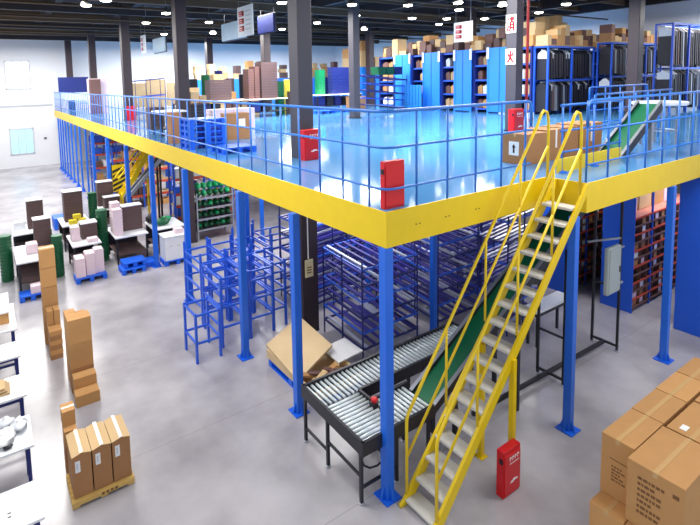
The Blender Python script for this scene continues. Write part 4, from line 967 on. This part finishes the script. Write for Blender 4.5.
# dark-backed shelving added behind the garment rails to hide the bright wall
for k in range(5):
    x0 = 14.4+1.45*k
    o = thing('shelving_unit', 'blue shelving with dark back panel behind the garment rails, %s from the panelled shelving' % NUM[k], 'shelving', (x0+.7, 7.7, ZT), 'shelving behind the garment rails')
    build('back_panel', MB().box(x0, x0+1.4, 7.9, 7.93, ZT, ZT+2.5), M['dark2'], o)
    for x in (x0+.03, x0+1.37): build('upright', MB().box(x-.03, x+.03, 7.35, 7.88, ZT, ZT+2.55), M['blue'], o)
    for q in range(5):
        z = ZT+.15+.57*q; s = build('shelf', MB().box(x0+.06, x0+1.34, 7.38, 7.88, z-.03, z), M['dark'], o); build('shelf_edge', MB().box(x0+.06, x0+1.34, 7.35, 7.38, z-.05, z+.02), M['blue'], s)
    x = x0+.05; np_ = 0
    while x < x0+1.2:
        w = rs.uniform(.22, .4); z = ZT+2.56
        for lv in range(rs.choice((1, 2, 3))):
            h = rs.uniform(.22, .5); hm = rs.choice(['carton', 'carton_l', 'carton_l', 'brown2', 'brown']); carton(x, min(x+w, x0+1.38), 7.42, 7.86, z, z+h, '%s box, %s layer, %s pile on the %s shelving behind the garment rails' % (HUE[hm], ('bottom', 'second', 'third')[lv], ORD[np_], NUM[k]), 'cartons on the shelving behind the garment rails', hm, 'x', name='piled_carton', bevel=0); z += h+.001
        x += w+.03; np_ += 1
for k in range(9):
    x = 13.5+.75*k; y = 17.6-.3*k
    tag(build('blue_locker', MB().box(x, x+.6, y, y+.6, ZT, ZT+2.1), M['panel2'], at=(x+.3, y+.3, ZT), bevel=.01), 'blue storage cabinet in the slanting row by the side wall, number %s along' % ('one', 'two', 'three', 'four', 'five', 'six', 'seven', 'eight', 'nine')[k], 'cabinet', 'blue cabinets by the side wall')
    z = ZT+2.105
    for lv in range(rs.choice((1, 2, 3))):
        hh = rs.uniform(.35, .6); carton(x+.02, x+.58, y+.05, y+.5, z, z+hh, 'carton in the %s layer on cabinet %s of the slanting row' % (('bottom', 'second', 'third')[lv], ('one', 'two', 'three', 'four', 'five', 'six', 'seven', 'eight', 'nine')[k]), None, rs.choice(['carton', 'carton_l', 'carton_l', 'tan']), name='piled_carton', bevel=0); z += hh+.001

# ------------------------------------------------------------------ hanging signs
def hanging_sign(x, y0, y1, z0, z1, label, red=True):
    o = thing('hanging_sign', label, 'sign', (x, (y0+y1)/2, z0), 'white signs hanging from the roof')
    build('sign_panel', MB().box(x, x+.03, y0, y1, z0, z1), M['paper'], o)
    w = y1-y0; h = z1-z0
    for k in range(3):
        zc = z1-h*(.24+.25*k); a = y1-w*.1; mb = MB()
        mb.box(x-.006, x-.001, a-w*.34, a, zc+h*.04, zc+h*.09); mb.box(x-.006, x-.001, a-w*.34, a, zc-h*.03, zc+h*.015); mb.box(x-.006, x-.001, a-w*.34, a-w*.22, zc-h*.085, zc+h*.09); mb.box(x-.006, x-.001, a-w*.3, a, zc-h*.085, zc-h*.05)
        build('red_character', mb, M['red'], o)
    t = MB()
    for k in range(5): t.box(x-.006, x-.001, y0+w*.12, y0+w*.45, z1-h*(.2+.15*k), z1-h*(.16+.15*k))
    build('grey_text', t, M['greyprint'], o)
    for y in (y0+.08, y1-.08): build('hanging_wire', MB().tube((x+.015, y, z1), (x+.015, y, 8.2), .008, 6), M['wire'], o)
    return o
hanging_sign(3.5, 9.66, 10.71, 6.3, 7.24, 'white hanging sign with three red characters before the blue-grey screens')
hanging_sign(11.0, 7.44, 8.24, 6.1, 6.8, 'white hanging sign with three red characters above the panelled shelving')
hanging_sign(3.0, 19.6, 20.4, 6.3, 7.18, 'small distant white hanging sign near the end wall')
def screen(x, y0, y1, z0, z1, label, m):
    o = thing('hanging_screen', label, 'screen', (x, (y0+y1)/2, z0), 'hanging screens')
    build('screen_panel', MB().box(x, x+.06, y0, y1, z0, z1), M[m], o, bevel=.01)
    build('screen_frame', MB().box(x+.06, x+.1, y0-.03, y1+.03, z0-.03, z1+.03), M['dark'], o)
    for y in (y0+.1, y1-.1): build('hanging_rod', MB().tube((x+.08, y, z1), (x+.08, y, 8.2), .012, 6), M['dark'], o)
screen(3.9, 11.0, 12.9, 6.35, 6.95, 'pale blue-grey hanging screen behind the white sign', 'screen')
screen(4.6, 10.3, 11.4, 6.5, 7.1, 'dark hanging screen beside the white sign', 'navy')
screen(3.1, 17.1, 18.8, 6.25, 6.88, 'distant pale hanging screen near the dark column', 'screen')

# ------------------------------------------------------------------ roof lamps
lamps = [(-.9,11.64),(-.58,10.52),(1.83,15.22),(1.7,12.39),(3.82,19.32),(3.97,14.19),(3.97,17.17),(4.12,8.92),(6.13,13.58),(8.04,15.47),(8.13,12.82),(5.81,18.15),(6.34,8.35),(8.2,10.4),(8.14,7.7),(9.29,6.66),(10.65,7.73),(12.35,9.72),(13.91,9.1),(11.17,6.38),(11.79,14.15),(13.66,11.27),(10.84,10.15),(13.07,5.29),(14.27,6.98),(16.73,4.79)]
MARKS = ((3.5, 10.2, 'the white sign with screens'), (11, 7.8, 'the sign above the shelving'), (8, 3.8, 'the fire-signed column'), (1.4, 10.3, 'the column by the pallet pile'), (1.4, 16.85, 'the far red cabinet column'), (8, 10.3, 'the column by the flow rack'), (8, 17, 'the column behind the tray stacks'), (14.6, 10.3, 'the column behind the panelled shelving'), (14.6, 3.8, 'the column among garment rails'))
near_of = {}
for x, y in lamps:
    dd, n = min((abs(x-p)+abs(y-q), n) for p, q, n in MARKS); near_of.setdefault(n, []).append((dd, x, y))
rank = {(x, y): (k, n) for n, v in near_of.items() for k, (dd, x, y) in enumerate(sorted(v))}
for x, y in lamps:
    k, n = rank[(x, y)]
    o = thing('bay_lamp', 'round glowing high-bay roof lamp, %s to %s' % (('closest', 'second closest', 'third closest', 'fourth closest', 'fifth closest', 'sixth closest')[k], n), 'lamp', (x, y, 7.2), 'high-bay lamps under the roof')
    build('lamp_shade', MB().lathe(x, y, [(.15, 7.2), (.16, 7.21), (.1, 7.3), (.04, 7.35), (.04, 7.42)], 16), M['shade'], o, smooth=True)
    build('lamp_lens', MB().lathe(x, y, [(.05, 7.15), (.13, 7.165), (.148, 7.199)], 16), M['lamp'], o, smooth=True)
    build('lamp_cord', MB().tube((x, y, 7.42), (x, y, 8.25), .006, 6), M['wire'], o)

# ------------------------------------------------------------------ light
def area(name, loc, size, power, color=(1, .98, .95), rot=(0, 0, 0), sy=None):
    l = bpy.data.lights.new(name, 'AREA'); l.energy = power; l.color = color; l.shape = 'RECTANGLE'; l.size = size; l.size_y = sy or size
    o = bpy.data.objects.new(name, l); COL.objects.link(o); o.location = loc; o.rotation_euler = rot
    return o
for x, y, p in ((-2.5, 3, 240), (-2.5, 12, 420), (-2, 19, 450), (-1.5, 25.5, 300), (5.5, 4, 380), (5.5, 12, 430), (10.3, 5, 350), (10.3, 14, 420), (17.5, 11.5, 520), (6, 19, 380), (7, 26, 480), (15, 25, 450), (4, -2.5, 180), (19.5, 2, 260)):
    area('roof_fill', (x, y, 7.3), 3, p*1.2)  # added area lights carrying the bay lamps' light and brightening the walls
for x, y, p in ((2.5, 4, 60), (6.5, 3, 60), (3, 8.5, 110), (3, 14, 120), (4, 20, 110), (10, 8, 80), (9, 0, 40)):
    area('under_deck_fill', (x, y, 2.95), 1.6, p)  # fill lights added to brighten the space below the deck
W = bpy.data.worlds.new('daylight'); SC.world = W; W.use_nodes = True
W.node_tree.nodes['Background'].inputs[0].default_value = (.86, .92, 1, 1); W.node_tree.nodes['Background'].inputs[1].default_value = .62

# ------------------------------------------------------------------ camera
cam = bpy.data.cameras.new('camera'); co = bpy.data.objects.new('camera', cam); COL.objects.link(co)
F = Vector((.53664959, .83835468, -.09575307)); R = Vector((.84072164, -.54092714, -.02418596)); U = Vector((.07207185, .06752229, .99511124))
mw = Matrix((R, U, -F)).transposed().to_4x4(); mw.translation = Vector((-3.6306, -3.9253, 4.8755)); co.matrix_world = mw
cam.sensor_width = 36; cam.lens = 490.33/700*36
cam.shift_x = (350-298.19)/700; cam.shift_y = (127.155-262.5)/700
cam.clip_start = .05; cam.clip_end = 200
SC.camera = co
SC.view_settings.view_transform = 'Standard'; SC.view_settings.look = 'None'; SC.view_settings.exposure = 0.42
SC.cycles.use_denoising = True
SC.cycles.max_bounces = 6
